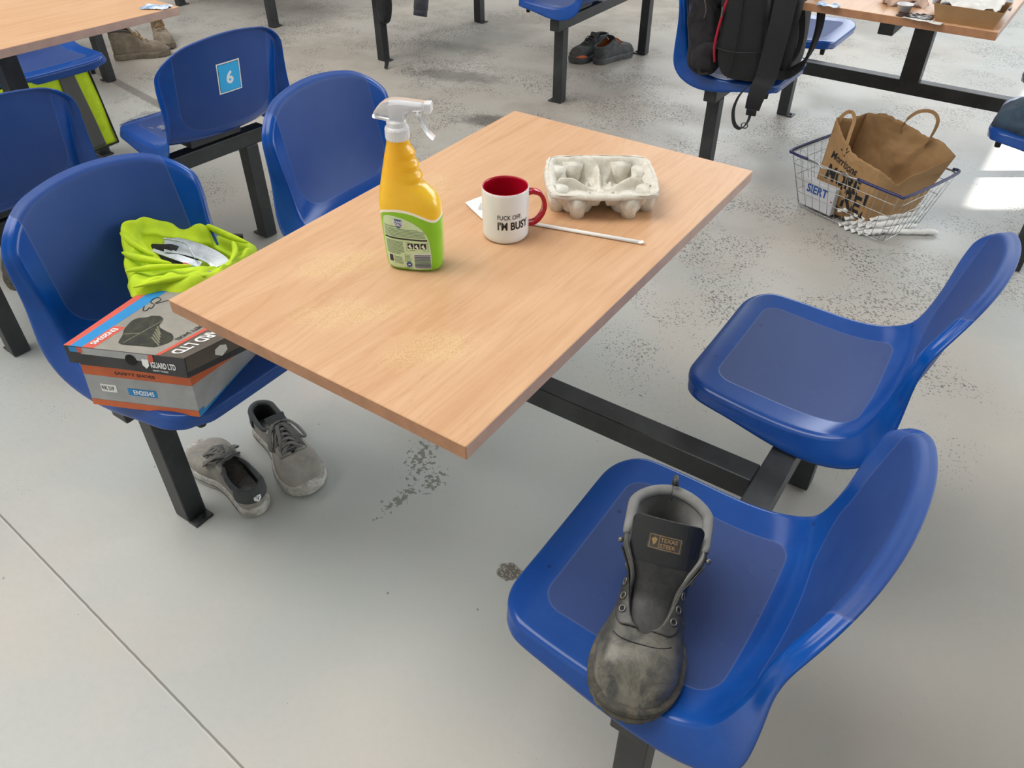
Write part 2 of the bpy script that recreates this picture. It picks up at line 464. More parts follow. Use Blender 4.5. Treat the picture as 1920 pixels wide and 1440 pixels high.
MT = {}
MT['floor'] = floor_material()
MT['blue'] = seat_plastic()
MT['beech'] = beech('beech_laminate')
MT['beech_worn'] = beech('worn_beech_laminate', ((-.155, -.27, .085, .05, .9), (-.03, -.36, .10, .05, .75), (.13, -.36, .09, .045, .9), (-.2, .05, .05, .09, 0)))
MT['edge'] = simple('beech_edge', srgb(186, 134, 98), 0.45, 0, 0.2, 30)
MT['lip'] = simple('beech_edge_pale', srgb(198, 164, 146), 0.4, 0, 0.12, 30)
def black_steel():
    k = NT('black_painted_steel'); c = k.tc('Object')
    n = k.noise(c, 9, 5, 0.7); f = k.noise(c, 70, 4, 0.7)
    col = k.mix(k.ramp(n, 0.4, 0.75), srgb(36, 38, 41), srgb(58, 60, 62))
    col = k.mix(k.math('MULTIPLY', k.ramp(f, 0.64, 0.74), 0.35), col, srgb(118, 116, 112))
    k.base(col); k.set(Roughness=k.math('ADD', 0.34, k.math('MULTIPLY', n, 0.25)))
    k.bump(f, 0.08, 0.0006); return k.m
MT['steel'] = black_steel()
MT['rubber'] = simple('black_rubber', srgb(24, 24, 26), 0.6)
MT['white'] = simple('white_ink', srgb(238, 240, 240), 0.5)
MT['black_ink'] = simple('black_ink', srgb(24, 24, 26), 0.5)

# ------------------------------------------------------------------ the setting
def plane(name, P, mat):
    o = mesh(name, P, [tuple(range(len(P)))], mat, None, False); tag(o, kind='structure'); return o
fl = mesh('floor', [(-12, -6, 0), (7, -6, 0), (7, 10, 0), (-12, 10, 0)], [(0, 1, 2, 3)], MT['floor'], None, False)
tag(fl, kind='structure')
MT['wall'] = simple('painted_wall', srgb(226, 226, 222), 0.8, 0, 0.05, 3)
# right-hand wall at x = 6.5 with the narrow clerestory slot that lets the strip of sun in
XW = 6.5
def zslot(xf): return (XW-xf)/0.824          # a sun ray through height z lands at xf
Z0, Z1 = zslot(0.815), zslot(0.635)
Y0 = 2.30+(XW-0.69)*0.566/0.824; Y1 = Y0+1.6
def wallpiece(name, x0, x1, y0, y1, z0, z1):
    o = box(name, ((x0+x1)/2, (y0+y1)/2, (z0+z1)/2), (x1-x0, y1-y0, z1-z0), MT['wall']); tag(o, kind='structure'); return o
wallpiece('wall_right', XW, XW+.012, -6, 10, 0, Z0)
wallpiece('wall_right.001', XW, XW+.012, -6, 10, Z1, 9)
wallpiece('wall_right.002', XW, XW+.012, -6, Y0, Z0, Z1)
wallpiece('wall_right.003', XW, XW+.012, Y1, 10, Z0, Z1)
wallpiece('wall_back', -12, 7, 10, 10.1, 0, 9)
wallpiece('wall_left', -12.1, -12, -6, 10, 0, 9)
wallpiece('wall_front', -12, 7, -6.1, -6, 0, 9)
o = box('ceiling', (-2.5, 2, 9.05), (19.4, 16.4, .1), MT['wall']); tag(o, kind='structure')

# ------------------------------------------------------------------ moulded seat shell
SW = 0.2
_prof = catmull([(.240, 0, .038), (.226, 0, .045), (.192, 0, .049), (.14, 0, .044), (.06, 0, .038), (-.01, 0, .035), (-.070, 0, .040),
                 (-.116, 0, .060), (-.146, 0, .104), (-.167, 0, .170), (-.179, 0, .235), (-.190, 0, .302), (-.198, 0, .350), (-.202, 0, .370)], 10)
_arc = [0.0]
for a, b in zip(_prof, _prof[1:]): _arc.append(_arc[-1]+(b-a).length)
TL = _arc[-1]
def prof(t):
    if t <= 0: d = (_prof[0]-_prof[1]).normalized(); return _prof[0]+d*(-t)
    if t >= TL: d = (_prof[-1]-_prof[-2]).normalized(); return _prof[-1]+d*(t-TL)
    lo, hi = 0, len(_arc)-1
    while hi-lo > 1:
        m_ = (lo+hi)//2
        if _arc[m_] <= t: lo = m_
        else: hi = m_
    f = (t-_arc[lo])/(_arc[hi]-_arc[lo]); return _prof[lo].lerp(_prof[hi], f)
def shell_base(s, t):
    p = prof(t); d = (prof(t+.004)-prof(t-.004)).normalized()
    n = Vector((d.z, 0, -d.x))
    c = sinterp(((0, .002), (.10, .006), (.25, .010), (.36, .028), (.45, .040), (.55, .042), (.66, .034), (.78, .026)), t)
    q = p+n*(c*(abs(s)/SW)**2.3); q.y = s
    return q
def shell_point(s, t, drop):
    e = .002
    p = shell_base(s, t); n = (shell_base(s, t+e)-shell_base(s, t-e)).cross(shell_base(s+e, t)-shell_base(s-e, t)).normalized()
    if n.dot(Vector((.6, 0, .8))) < 0: n = -n
    return p-n*drop
_W = ((0, .196), (.08, .208), (.20, .213), (.32, .210), (.40, .202), (.48, .200), (.58, .207), (.66, .205), (.73, .198), (.79, .190))
def shell_half():
    H = []; rf = .07; rt = .082
    for k in range(5): H.append(((sinterp(_W, 0)-rf)*k/5, 0))
    for k in range(9):
        a = pi/2*k/8; t = rf*(1-cos(a)); H.append((sinterp(_W, t)-rf+rf*sin(a), t))
    n = 22
    for k in range(1, n): t = rf+(TL-rt-rf)*k/n; H.append((sinterp(_W, t), t))
    for k in range(11):
        a = pi/2*k/10; t = TL-rt+rt*sin(a)**0.92; H.append((sinterp(_W, t)-rt*1.05*(1-cos(a)), t))
    w_end = H[-1][0]
    for k in range(1, 5): H.append((w_end*(1-k/5), TL))
    H.append((0, TL))
    out = []
    for s, t in H:                        # domed top edge
        if t > TL-.24: t -= .044*min(1, (s/.2))**2*((t-(TL-.24))/.24)**2
        out.append((s, t))
    return out
def shell_mesh():
    H = shell_half(); O = H+[(-s, t) for s, t in H[-2:0:-1]]
    N = len(O); r = .013
    nrm = []
    for i in range(N):
        a, b = O[i-1], O[(i+1) % N]; tx, ty = b[0]-a[0], b[1]-a[1]; L = sqrt(tx*tx+ty*ty)
        nrm.append((-ty/L, tx/L))
    rings = []
    def skirt(t): return sinterp(((0, .016), (.12, .020), (.22, .034), (.30, .046), (.37, .050), (.44, .038), (.51, .024), (.59, .013), (.68, .009), (.78, .007)), t)
    rings.append(lambda i, t: (-.004-.10*skirt(t), r+skirt(t))); rings.append(lambda i, t: (-.003-.06*skirt(t), r+skirt(t)*.6)); rings.append(lambda i, t: (-.001-.02*skirt(t), r+skirt(t)*.2)); rings.append(lambda i, t: (0, r))
    for k in range(1, 7):
        a = pi/2*k/6
        rings.append(lambda i, t, a=a: (r*(1-cos(a)), r*(1-sin(a))))
    rings.append(lambda i, t: (r+.006, -.0))
    V = []; UV = []; F = []
    last = []
    for R_ in rings:
        row = []
        for i, (s, t) in enumerate(O):
            d, dr = R_(i, t); ss = s+nrm[i][0]*d; tt = t+nrm[i][1]*d
            V.append(shell_point(ss, tt, dr)); UV.append((ss, tt)); row.append((ss, tt))
        last = row
    m_ = 9
    for k in range(1, m_+1):
        f = k/m_
        for (s, t) in last:
            t2 = min(max(t, .17), TL-.17); f2 = f
            ss = s*(1-f2); tt = t+(t2-t)*f2
            V.append(shell_point(ss, tt, 0)); UV.append((ss, tt))
    nr = len(rings)+m_
    for j in range(nr-1):
        for i in range(N):
            F.append((j*N+i, j*N+(i+1) % N, (j+1)*N+(i+1) % N, (j+1)*N+i))
    me = bpy.data.meshes.new('seat'); me.from_pydata([tuple(v) for v in V], [], F)
    L = me.uv_layers.new(name='UVMap')
    for lp in me.loops: L.data[lp.index].uv = UV[lp.vertex_index]
    bm = bmesh.new(); bm.from_mesh(me); bmesh.ops.remove_doubles(bm, verts=bm.verts, dist=1e-5)
    bmesh.ops.recalc_face_normals(bm, faces=bm.faces)
    # make the sitter's side the front
    up = sum((f.normal.z for f in bm.faces if abs(f.calc_center_median().y) < .1 and f.calc_center_median().x > 0))
    if up < 0: bmesh.ops.reverse_faces(bm, faces=bm.faces)
    bm.to_mesh(me); bm.free(); me.shade_smooth(); me.materials.append(MT['blue'])
    return me
SHELL = shell_mesh()

# ------------------------------------------------------------------ one canteen unit: table, frame and four seats
RX, LY, RL = 0.585, 0.460, 1.055     # rail x, leg y, rail length
def sq_tube(name, c, s, parent, bev=.003): return box(name, c, s, MT['steel'], parent, bev)
def canteen_unit(top_mat, seats=True):
    u = empty('canteen_table')
    t = box('tabletop', (0, 0, .7225), (.600, .992, .025), [top_mat, MT['edge'], MT['lip']], u, .0012, None, 1)
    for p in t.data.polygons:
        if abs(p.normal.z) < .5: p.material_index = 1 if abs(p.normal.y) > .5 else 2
    for sx in (-1, 1):
        sq_tube('seat_rail', (sx*RX, 0, .375), (.05, RL, .05), u)
        for sy in (-1, 1):
            l = sq_tube('leg', (sx*RX, sy*LY, .176), (.05, .05, .348), u)
            fp = box('foot_plate', (-sx*.036, 0, -.173), (.030, .050, .006), MT['steel'], l, .001)
            bm = bmesh.new(); bmesh.ops.create_cone(bm, cap_ends=True, segments=6, radius1=.006, radius2=.006, depth=.007)
            from_bm('bolt', bm, MT['steel'], l, loc=(-sx*.038, 0, -.167))
    sq_tube('crossbeam', (0, .015, .375), (2*RX-.05, .05, .05), u)
    sq_tube('post', (0, .015, .551), (.07, .06, .302), u)
    sq_tube('table_support', (-.062, .015, .668), (.05, .78, .05), u)
    sq_tube('table_support_arm', (.05, .015, .6975), (.30, .05, .010), u)
    sq_tube('table_bracket', (0, -.20, .7025), (.40, .04, .009), u, .001)
    sq_tube('table_bracket', (0, .22, .7025), (.40, .04, .009), u, .001)
    if seats:
        for sx in (-1, 1):
            for sy in (-1, 1):
                s = bpy.data.objects.new('seat', SHELL); link(s, u)
                s.location = (sx*RX, (-.322 if sy < 0 else .312), .40+(.010 if sx > 0 else 0)); s.rotation_euler = (0, 0, 0 if sx < 0 else pi)
                m_ = s.modifiers.new('Solidify', 'SOLIDIFY'); m_.thickness = .0045; m_.offset = -1
                m_ = s.modifiers.new('Subdivision', 'SUBSURF'); m_.levels = 0; m_.render_levels = 1
                for bx, by in ((.190, .14), (.190, -.14)):
                    bm = bmesh.new(); bmesh.ops.create_cone(bm, cap_ends=True, segments=14, radius1=.009, radius2=.012, depth=.045)
                    from_bm('rubber_buffer', bm, MT['rubber'], s, True, loc=(bx, by, .008))
                bm = bmesh.new(); bm_box(bm, (0, 0, .013), (.06, .19, .026), None, .003)
                from_bm('seat_mount', bm, MT['steel'], s)
    return u
A = canteen_unit(MT['beech_worn'])
tag(A, 'beech-topped four-seat canteen table in the foreground carrying the spray bottle and mug', 'canteen table', 'canteen table units with blue seats')
def place_unit(x, y, rot, label, th=None):
    c = copy_tree(A); c.location = (x, y, 0); c.rotation_euler = (0, 0, rot)
    for ch in c.children:
        if ch.name.startswith('tabletop'):
            ch.data = ch.data.copy(); ch.data.materials[0] = MT['beech']
    c['label'] = label
    return c
UB = place_unit(.282, 2.345, radians(-1.0), 'canteen table at top right with cardboard tray and food wrappers on it')
for c_ in UB.children:
    if c_.name.startswith('tabletop'): c_.location.x -= .020
    if c_.name.startswith('seat.') and c_.location.x > 0: c_.location.y -= .01
UC = place_unit(-1.87, 2.80, 0.0, 'canteen table beyond the aisle at top centre, orange-lined trainers beneath its rail')
UE = place_unit(-2.085, .165, radians(-4.6), 'canteen table at far left whose seat back carries the sticker 6')
UF = place_unit(-4.02, .79, radians(0), 'canteen table mostly hidden behind the left table, one black leg beside the tan boots')
UD = place_unit(-3.92, 3.02, radians(90), 'canteen table past the top left edge of which only two black legs show')
for c_ in UE.children:
    if c_.type == 'MESH' and c_.data == SHELL and c_.location.x > 0:
        c_.location.y += .022 if c_.location.y > 0 else -.012
# ------------------------------------------------------------------ things on the first table
TT = 0.735
# --- mug
MT['mug_white'] = simple('white_glaze', srgb(236, 238, 240), 0.12)
MT['mug_red'] = simple('red_glaze', srgb(176, 14, 40), 0.15)
mug = empty('mug', (.027, -.013, TT), 0, 'white mug with red inside and red handle, black lettering on its side', 'mug')
R0 = .0415
prof_o = [(0.0, .002), (.030, .002), (.034, .0), (.0385, .0015), (.0412, .006), (R0, .012), (R0, .04), (R0, .09), (.0412, .0935), (.0404, .0948)]
V, F = lathe_vf(prof_o, 72); body = mesh('mug_body', V, F, MT['mug_white'], mug)
V, F = lathe_vf([(.0404, .0948), (.0393, .0952), (.0383, .0942), (.038, .09), (.038, .02), (.036, .011), (.030, .008), (0.0, .0075)], 72); mesh('inside', V, F, MT['mug_red'], mug)
ha = radians(45)
hp = [(R0-.004, .078), (R0+.008, .080), (R0+.022, .073), (R0+.029, .055), (R0+.026, .037), (R0+.014, .022), (R0-.002, .018)]
hp3 = catmull([(r_*cos(ha), r_*sin(ha), z) for r_, z in hp], 8)
V, F = ribbon_vf(hp3, Vector((-sin(ha), cos(ha), 0)), .0125, .0075)
hd = mesh('handle', V, F, MT['mug_red'], mug)
m_ = hd.modifiers.new('Bevel', 'BEVEL'); m_.width = .0028; m_.segments = 3; m_.limit_method = 'ANGLE'
def mug_map(a0, z0): return lambda u, v: (( R0+.0004)*cos(a0+u/R0), (R0+.0004)*sin(a0+u/R0), z0+v)
a_txt = radians(-55.7-20)
decal('lettering', [text_vf('FUCK OFF,', .0118, .010, sx=.80)], mug_map(a_txt, .0495), MT['black_ink'], mug)
decal('lettering', [text_vf("I'M BUSY", .0205, .030, sx=.76)], mug_map(a_txt, .0300), MT['black_ink'], mug)

# --- spray bottle
def glossy(name, col, rough=.25, sub=0.0):
    k = NT(name); k.base(col); k.set(Roughness=rough)
    if sub: k.set(Subsurface_Weight=sub, Subsurface_Scale=.02, Subsurface_Radius=(.6, .5, .2))
    return k
BXL = ((0, -.043), (.008, -.0465), (.03, -.0485), (.09, -.0505), (.115, -.0505), (.135, -.0475), (.155, -.0435), (.175, -.0385), (.195, -.0335), (.207, -.0300), (.213, -.0290), (.217, -.0288))
BXR = ((0, .044), (.008, .0475), (.03, .049), (.09, .0505), (.112, .0495), (.126, .044), (.138, .033), (.146, .0245), (.152, .0215), (.158, .0235), (.164, .0205), (.170, .0170), (.176, .0195), (.182, .0165), (.188, .0125), (.195, .0145), (.202, .0105), (.210, .0066), (.217, .0068))
BD = ((0, .022), (.008, .0255), (.03, .0270), (.11, .0275), (.135, .0255), (.155, .0225), (.185, .0195), (.207, .0180), (.217, .0178))
def bsec(z):
    a, b = sinterp(BXL, z), sinterp(BXR, z); return (a+b)/2, (b-a)/2, sinterp(BD, z)
def bexp(z): return interp(((0, 3.0), (.12, 3.0), (.16, 2.3), (.21, 2.0)), z)
CURVE = ((-.056, .094), (-.050, .098), (-.043, .1045), (-.033, .1075), (-.015, .1095), (.008, .106), (.024, .1000), (.036, .0945), (.044, .0925), (.049, .0945), (.056, .102))
def bottle_mesh():
    V = []; F = []; N = 72
    zs = [0, .0008, .003, .008, .014, .02]+[.02+.19*i/76 for i in range(1, 77)]+[.213, .217]
    for z in zs:
        xc, a, d = bsec(z); n = bexp(z); sh = 1.0
        if z < .008: sh = .90+.10*sqrt(1-(1-z/.008)**2)
        for k in range(N):
            th = 2*pi*k/N; c, s = cos(th), sin(th)
            V.append((xc+a*sh*math.copysign(abs(c)**(2/n), c), d*sh*math.copysign(abs(s)**(2/n), s), z))
    for i in range(len(zs)-1):
        for k in range(N): F.append((i*N+k, i*N+(k+1) % N, (i+1)*N+(k+1) % N, (i+1)*N+k))
    F.append(tuple(range(N-1, -1, -1)))
    return V, F
def bottle_front(x, z, off=.0005):
    xc, a, d = bsec(z); n = bexp(z); q = min(.999, abs((x-xc)/a)); return (x, -d*(1-q**n)**(1/n)-off, z)
k = NT('bottle_colours'); c = k.tc('Object'); x, y, z = k.sep(c)
fc = k.n('ShaderNodeFloatCurve'); cm = fc.mapping.curves[0]
cm.points[0].location = (0, CURVE[0][1]*5); cm.points[1].location = (1, CURVE[-1][1]*5)
for xx, zz in CURVE[1:-1]: cm.points.new((xx+.056)/.112, zz*5)
fc.mapping.update()
k.link(k.math('DIVIDE', k.math('ADD', x, .056), .112), fc.inputs['Value'])
dz = k.math('SUBTRACT', z, k.math('DIVIDE', fc.outputs[0], 5.0))
yel = k.mix(k.ramp(z, .10, .20), srgb(255, 206, 44), srgb(255, 190, 14))
col = k.mix(k.ramp(dz, -.0025, -.0020), srgb(136, 205, 40), srgb(250, 248, 236))
col = k.mix(k.ramp(dz, .0019, .0024), col, yel)
k.base(col); k.set(Roughness=.22, Coat_Weight=.25, Coat_Roughness=.1, Subsurface_Weight=.12, Subsurface_Scale=.01)
MT['bottle'] = k.m
sb = empty('spray_bottle', (-.040, -.186, TT), radians(26), 'yellow and green trigger spray bottle with clear nozzle head standing on the table', 'spray bottle')
V, F = bottle_mesh(); mesh('bottle_body', V, F, MT['bottle'], sb)
MT['label_green'] = simple('label_pale_green', srgb(206, 232, 186), 0.35)
MT['print_grey'] = simple('small_print', srgb(88, 108, 78), 0.5)
MT['print_blue'] = simple('blue_print', srgb(52, 92, 160), 0.4)
MT['code_grey'] = simple('grey_print', srgb(92, 100, 116), 0.5)
lab = []
P = [(-.041, .012), (-.036, .0075), (-.020, .0055), (.005, .0045), (.027, .0055), (.033, .009), (.0345, .03), (.033, .055), (.029, .070), (.020, .082), (.005, .092), (-.012, .0985), (-.028, .101), (-.037, .100), (-.042, .093), (-.0435, .07), (-.043, .04)]
P = [(p.x, p.y) for p in catmull([(a, b, 0) for a, b in P], 4, True)]
def grid_clip(P, nx=40, nz=40):
    """small quads filling a closed outline, edges snapped to it row by row"""
    z0 = min(p[1] for p in P); z1 = max(p[1] for p in P); V = []; F = []; rows = []
    for j in range(nz+1):
        z = z0+(z1-z0)*(j+.02)/(nz+.04); xs = []
        for (xa, za), (xb, zb) in zip(P, P[1:]+P[:1]):
            if (za-z)*(zb-z) < 0: xs.append(xa+(xb-xa)*(z-za)/(zb-za))
        if len(xs) < 2: continue
        a, b = min(xs), max(xs)
        rows.append(len(V)); V += [(a+(b-a)*i/nx, z) for i in range(nx+1)]
    for r0, r1 in zip(rows, rows[1:]):
        for i in range(nx): F.append((r0+i, r0+i+1, r1+i+1, r1+i))
    return V, F
lb = decal('label', [grid_clip(P)], lambda u, v: bottle_front(u, v, .0004), MT['label_green'], sb)
fm = lambda u, v: bottle_front(u, v, .0008)
fm2 = lambda u, v: bottle_front(u, v, .0011)
sh = [(-.022, .096), (-.010, .0945), (-.0100, .085), (-.0125, .0815), (-.0165, .0795), (-.0205, .0825), (-.0225, .087)]
decal('shield_logo', [poly_vf(sh)], fm, MT['print_blue'], lb)
decal('logo_lettering', [place2(text_vf('POWER', .0062, .03, 'CENTER', sx=.95), -.0158, .0885, -.06), place2(text_vf('FORCE', .0058, .03, 'CENTER', sx=.95), -.0160, .0838, -.06)], fm2, MT['white'], lb)
lines = []
rnd = random.Random(4)
def sag(x): return -.004*((x+.043)/.076)-.010*max(0, 1-(x+.043)/.076)**0+0.0
def ln(x0, x1, z, t=.0006):
    n = 10; V = []; F = []
    for i in range(n+1):
        x = x0+(x1-x0)*i/n; zz = z-.0035*((x+.042)/.075)**.6 if x > -.042 else z
        V += [(x, zz), (x, zz+t)]
    for i in range(n): F.append((2*i, 2*i+2, 2*i+3, 2*i+1))
    return V, F
lines.append(ln(-.041, -.012, .0835, .0009))
for i in range(6):
    lines.append(ln(-.0415, .0275-rnd.random()*.006 if i else .016, .0798-i*.0025, .0008))
for i in range(11): lines.append(ln(-.0405, -.009-rnd.random()*.003-(.006 if i > 8 else 0), .0575-i*.0023, .00075))
for i in range(6): lines.append(ln(-.029, -.0125-rnd.random()*.003, .0290-i*.0024, .00075))
for i in range(6): lines.append(ln(-.0105, .0025-rnd.random()*.004, .0345-i*.0024, .0007))
decal('small_print', lines, fm, MT['print_grey'], lb)
decal('rule', [ln(-.0412, .0300, .0622, .0026)], fm, MT['black_ink'], lb)
pict = [rect_vf(-.0035+i*.0110, .0450, .0062+i*.0110-.0008, .0545, 2, 1) for i in range(3)]
decal('pictogram', pict, fm2, MT['black_ink'], lb)
dots = []
for i in range(3):
    cx_ = .0010+i*.011
    for (dx, dz_, r_) in ((0, .0075, .0012), (-.001, .005, .0022), (.001, .003, .0018)):
        dots.append(poly_vf([(cx_+dx+r_*cos(a_), .0442+dz_+r_*sin(a_)) for a_ in [2*pi*q/10 for q in range(10)]]))
decal('pictogram_figure', dots, lambda u, v: bottle_front(u, v, .0014), MT['white'], lb)
fr = [rect_vf(-.0058, .0396, .0305, .0400), rect_vf(-.0058, .0558, .0305, .0562), rect_vf(-.0058, .0396, -.0054, .0562), rect_vf(.0301, .0396, .0305, .0562), rect_vf(.000, .0415, .026, .0423)]
decal('frame_line', fr, fm, MT['print_grey'], lb)
decal('bar_code_field', [rect_vf(.0050, .0075, .0335, .0360, 6, 1)], fm, MT['white'], lb)
bars = []; zz = .0085
while zz < .0335:
    t_ = rnd.choice((.0005, .0009, .0014, .0020)); bars.append(rect_vf(.0060, zz, .0330, zz+t_, 6, 1)); zz += t_+rnd.choice((.0005, .0009, .0012))
decal('bar_code', bars, fm2, MT['code_grey'], lb)
decal('store_mark', [rect_vf(-.0375, .0180, -.0310, .0300, 2, 1)], fm, simple('dark_mark', srgb(46, 40, 60), .4), lb)
decal('round_mark', [poly_vf([(-.0035+.0050*cos(2*pi*q/24), .0150+.0050*sin(2*pi*q/24)) for q in range(24)])], fm2, MT['print_blue'], lb)
decal('round_mark_centre', [poly_vf([(-.0035+.0022*cos(2*pi*q/12), .0150+.0014*sin(2*pi*q/12)) for q in range(12)])], lambda u, v: bottle_front(u, v, .0014), MT['white'], lb)
decal('number', [place2(text_vf('7189517', .0040, 0, 'LEFT'), -.013, .0068)], fm, MT['print_grey'], lb)
# raised grip contour
k = NT('clear_plastic'); k.base((.97, .98, 1, 1)); k.set(Roughness=.12, Transmission_Weight=.84, IOR=1.22)
MT['clear'] = k.m
k = NT('frosted_plastic'); k.base((.97, .98, 1, 1)); k.set(Roughness=.25, Transmission_Weight=.30, IOR=1.3)
MT['frosted'] = k.m
nx_ = -.0110
V, F = lathe_vf([(.0, .2165), (.0180, .2165), (.0186, .219), (.0184, .232), (.0172, .2345), (.0150, .236), (.0148, .243), (.011, .246), (0, .246)], 60, nx_, 0)
V = [((x-nx_)*(1+.02*(i % 2))+nx_, y*(1+.02*(i % 2)), z) for i, (x, y, z) in enumerate(V)]
mesh('collar', V, F, MT['frosted'], sb, False)
def extrude_profile(name, P, hw, mat, parent, bev=.002, taper=None):
    bm = bmesh.new(); n = len(P)
    A_ = [bm.verts.new((x, -hw, z)) for x, z in P]; B_ = [bm.verts.new((x, hw, z)) for x, z in P]
    bm.faces.new(A_); bm.faces.new(B_[::-1])
    for i in range(n): bm.faces.new((A_[i], B_[i], B_[(i+1) % n], A_[(i+1) % n]))
    bmesh.ops.recalc_face_normals(bm, faces=bm.faces)
    o = from_bm(name, bm, mat, parent, True)
    b = o.modifiers.new('Bevel', 'BEVEL'); b.width = bev; b.segments = 3; b.limit_method = 'ANGLE'; b.angle_limit = radians(28)
    return o
hd_ = [(-.046, .2485), (-.043, .2560), (-.036, .2650), (-.026, .2720), (-.014, .2750), (.004, .2745), (.030, .2725), (.036, .2720), (.036, .2600), (.026, .2580), (.012, .2570), (.006, .2500), (.003, .2450), (-.024, .2450), (-.034, .2465)]
extrude_profile('trigger_head', hd_, .0115, MT['clear'], sb, .003)
extrude_profile('pump', [(-.020, .244), (-.020, .268), (-.002, .270), (.030, .268), (.034, .262), (.010, .261), (.002, .256), (.000, .244)], .006, MT['frosted'], sb, .0015)
box('nozzle', (.0405, 0, .2655), (.011, .017, .015), MT['frosted'], sb, .002)
tg = catmull([(.022, 0, .2585), (.026, 0, .252), (.029, 0, .243), (.034, 0, .233), (.041, 0, .224), (.0465, 0, .2195)], 5)
ribbon('trigger', tg, (0, 1, 0), lambda t: .0125-.002*t, .0040, MT['clear'], sb)
tube('dip_tube', [(nx_, 0, .05), (nx_, 0, .246)], .002, MT['frosted'], sb)

sb.scale = (1.0, 1.0, 1.03)
# --- moulded pulp cup carrier
def pulp():
    k = NT('moulded_pulp'); c = k.tc('Object'); n = k.noise(c, 60, 5, .7); f = k.noise(c, 500, 3, .6)
    k.base(k.mix(k.ramp(n, .35, .7), srgb(226, 222, 212), srgb(206, 200, 186))); k.set(Roughness=.9, Specular_IOR_Level=.2)
    k.bump(k.math('ADD', k.math('MULTIPLY', n, .6), k.math('MULTIPLY', f, .5)), .5, .0012); return k.m
MT['pulp'] = pulp()
def sst(a, b, x):
    t = min(1, max(0, (x-a)/(b-a))); return t*t*(3-2*t)
def carrier_h(x, y):
    hw, hd = .103, .089
    # rounded-rectangle distance (negative inside)
    rr = .032; dx = max(abs(x)-(hw-rr), 0); dy = max(abs(y)-(hd-rr), 0)
    d = sqrt(dx*dx+dy*dy)-rr if (dx > 0 or dy > 0) else max(abs(x)-hw, abs(y)-hd)
    if dx == 0 or dy == 0: d = max(abs(x)-hw, abs(y)-hd)
    top = .050
    basin = .017
    h = top-(top-basin)*sst(-.008, -.030, d)
    # four cup wells
    for sx in (-1, 1):
        for sy in (-1, 1):
            cx, cy = sx*.047, sy*.041
            r = sqrt((x-cx)**2+(y-cy)**2)
            well = .002+(.060)*sst(.024, .044, r)
            h = min(h, max(well, .002)) if r < .044 else h
    # dividers: high saddles at the middle of each side and a cross ridge falling to the centre
    rx = math.exp(-(y/.0085)**2)*(.020+.024*sst(.010, .060, abs(x))*(1-.85*sst(.076, .092, abs(x))))
    ry = math.exp(-(x/.0095)**2)*(.022+.018*sst(.005, .045, abs(y))*(1-.6*sst(.066, .08, abs(y))))
    h = max(h, rx, ry)
    # grip tabs standing in each well on its outer corner side
    for sx in (-1, 1):
        for sy in (-1, 1):
            ax, ay = sx*.073, sy*.030
            u = ((x-ax)*sx*.9+(y-ay)*sy*.43); v_ = (-(x-ax)*sy*.43+(y-ay)*sx*.9)
            t_ = math.exp(-(v_/.0125)**4)*math.exp(-((u)/.0115)**4)
            h = max(h, .040*t_)
            ax, ay = sx*.022, sy*.020
            u = ((x-ax)*sx*.7+(y-ay)*sy*.7); v_ = (-(x-ax)*sy*.7+(y-ay)*sx*.7)
            h = max(h, .026*math.exp(-(v_/.007)**4)*math.exp(-(u/.006)**2))
    return h
cc = empty('cup_carrier', (.098, .205, TT), radians(34.5), 'grey moulded pulp four-cup drinks carrier, empty, behind the mug', 'cup carrier')
V = []; F = []; NX, NY = 104, 90; idx = {}
for j in range(NY+1):
    for i in range(NX+1):
        x = -.103+.206*i/NX; y = -.089+.178*j/NY
        rr = .032; dx = abs(x)-(.103-rr); dy = abs(y)-(.089-rr)
        if dx > 0 and dy > 0 and dx*dx+dy*dy > rr*rr:
            L = sqrt(dx*dx+dy*dy)
            if L > rr+.0035: continue
            x = math.copysign(.103-rr+dx/L*rr, x); y = math.copysign(.089-rr+dy/L*rr, y)
        idx[i, j] = len(V)
        hh = carrier_h(x*.999, y*.999)+.0012*noise.noise(Vector((x*60, y*60, 3)))
        V.append((x, y, hh))
for j in range(NY):
    for i in range(NX):
        q = [(i, j), (i+1, j), (i+1, j+1), (i, j+1)]
        if all(p in idx for p in q):
            cx_ = -.103+.206*(i+.5)/NX; cy_ = -.089+.178*(j+.5)/NY
            # torn holes at the foot of the grip tabs
            skip = False
            for sx in (-1, 1):
                for (hx, hy) in ((.060, -.046), (.084, -.040)):
                    if ((cx_-sx*hx)/.0065)**2+((cy_-hy)/.008)**2 < 1: skip = True
            if skip: continue
            F.append(tuple(idx[p] for p in q))
o = mesh('tray', V, F, MT['pulp'], cc); solid(o, .0016, -1)
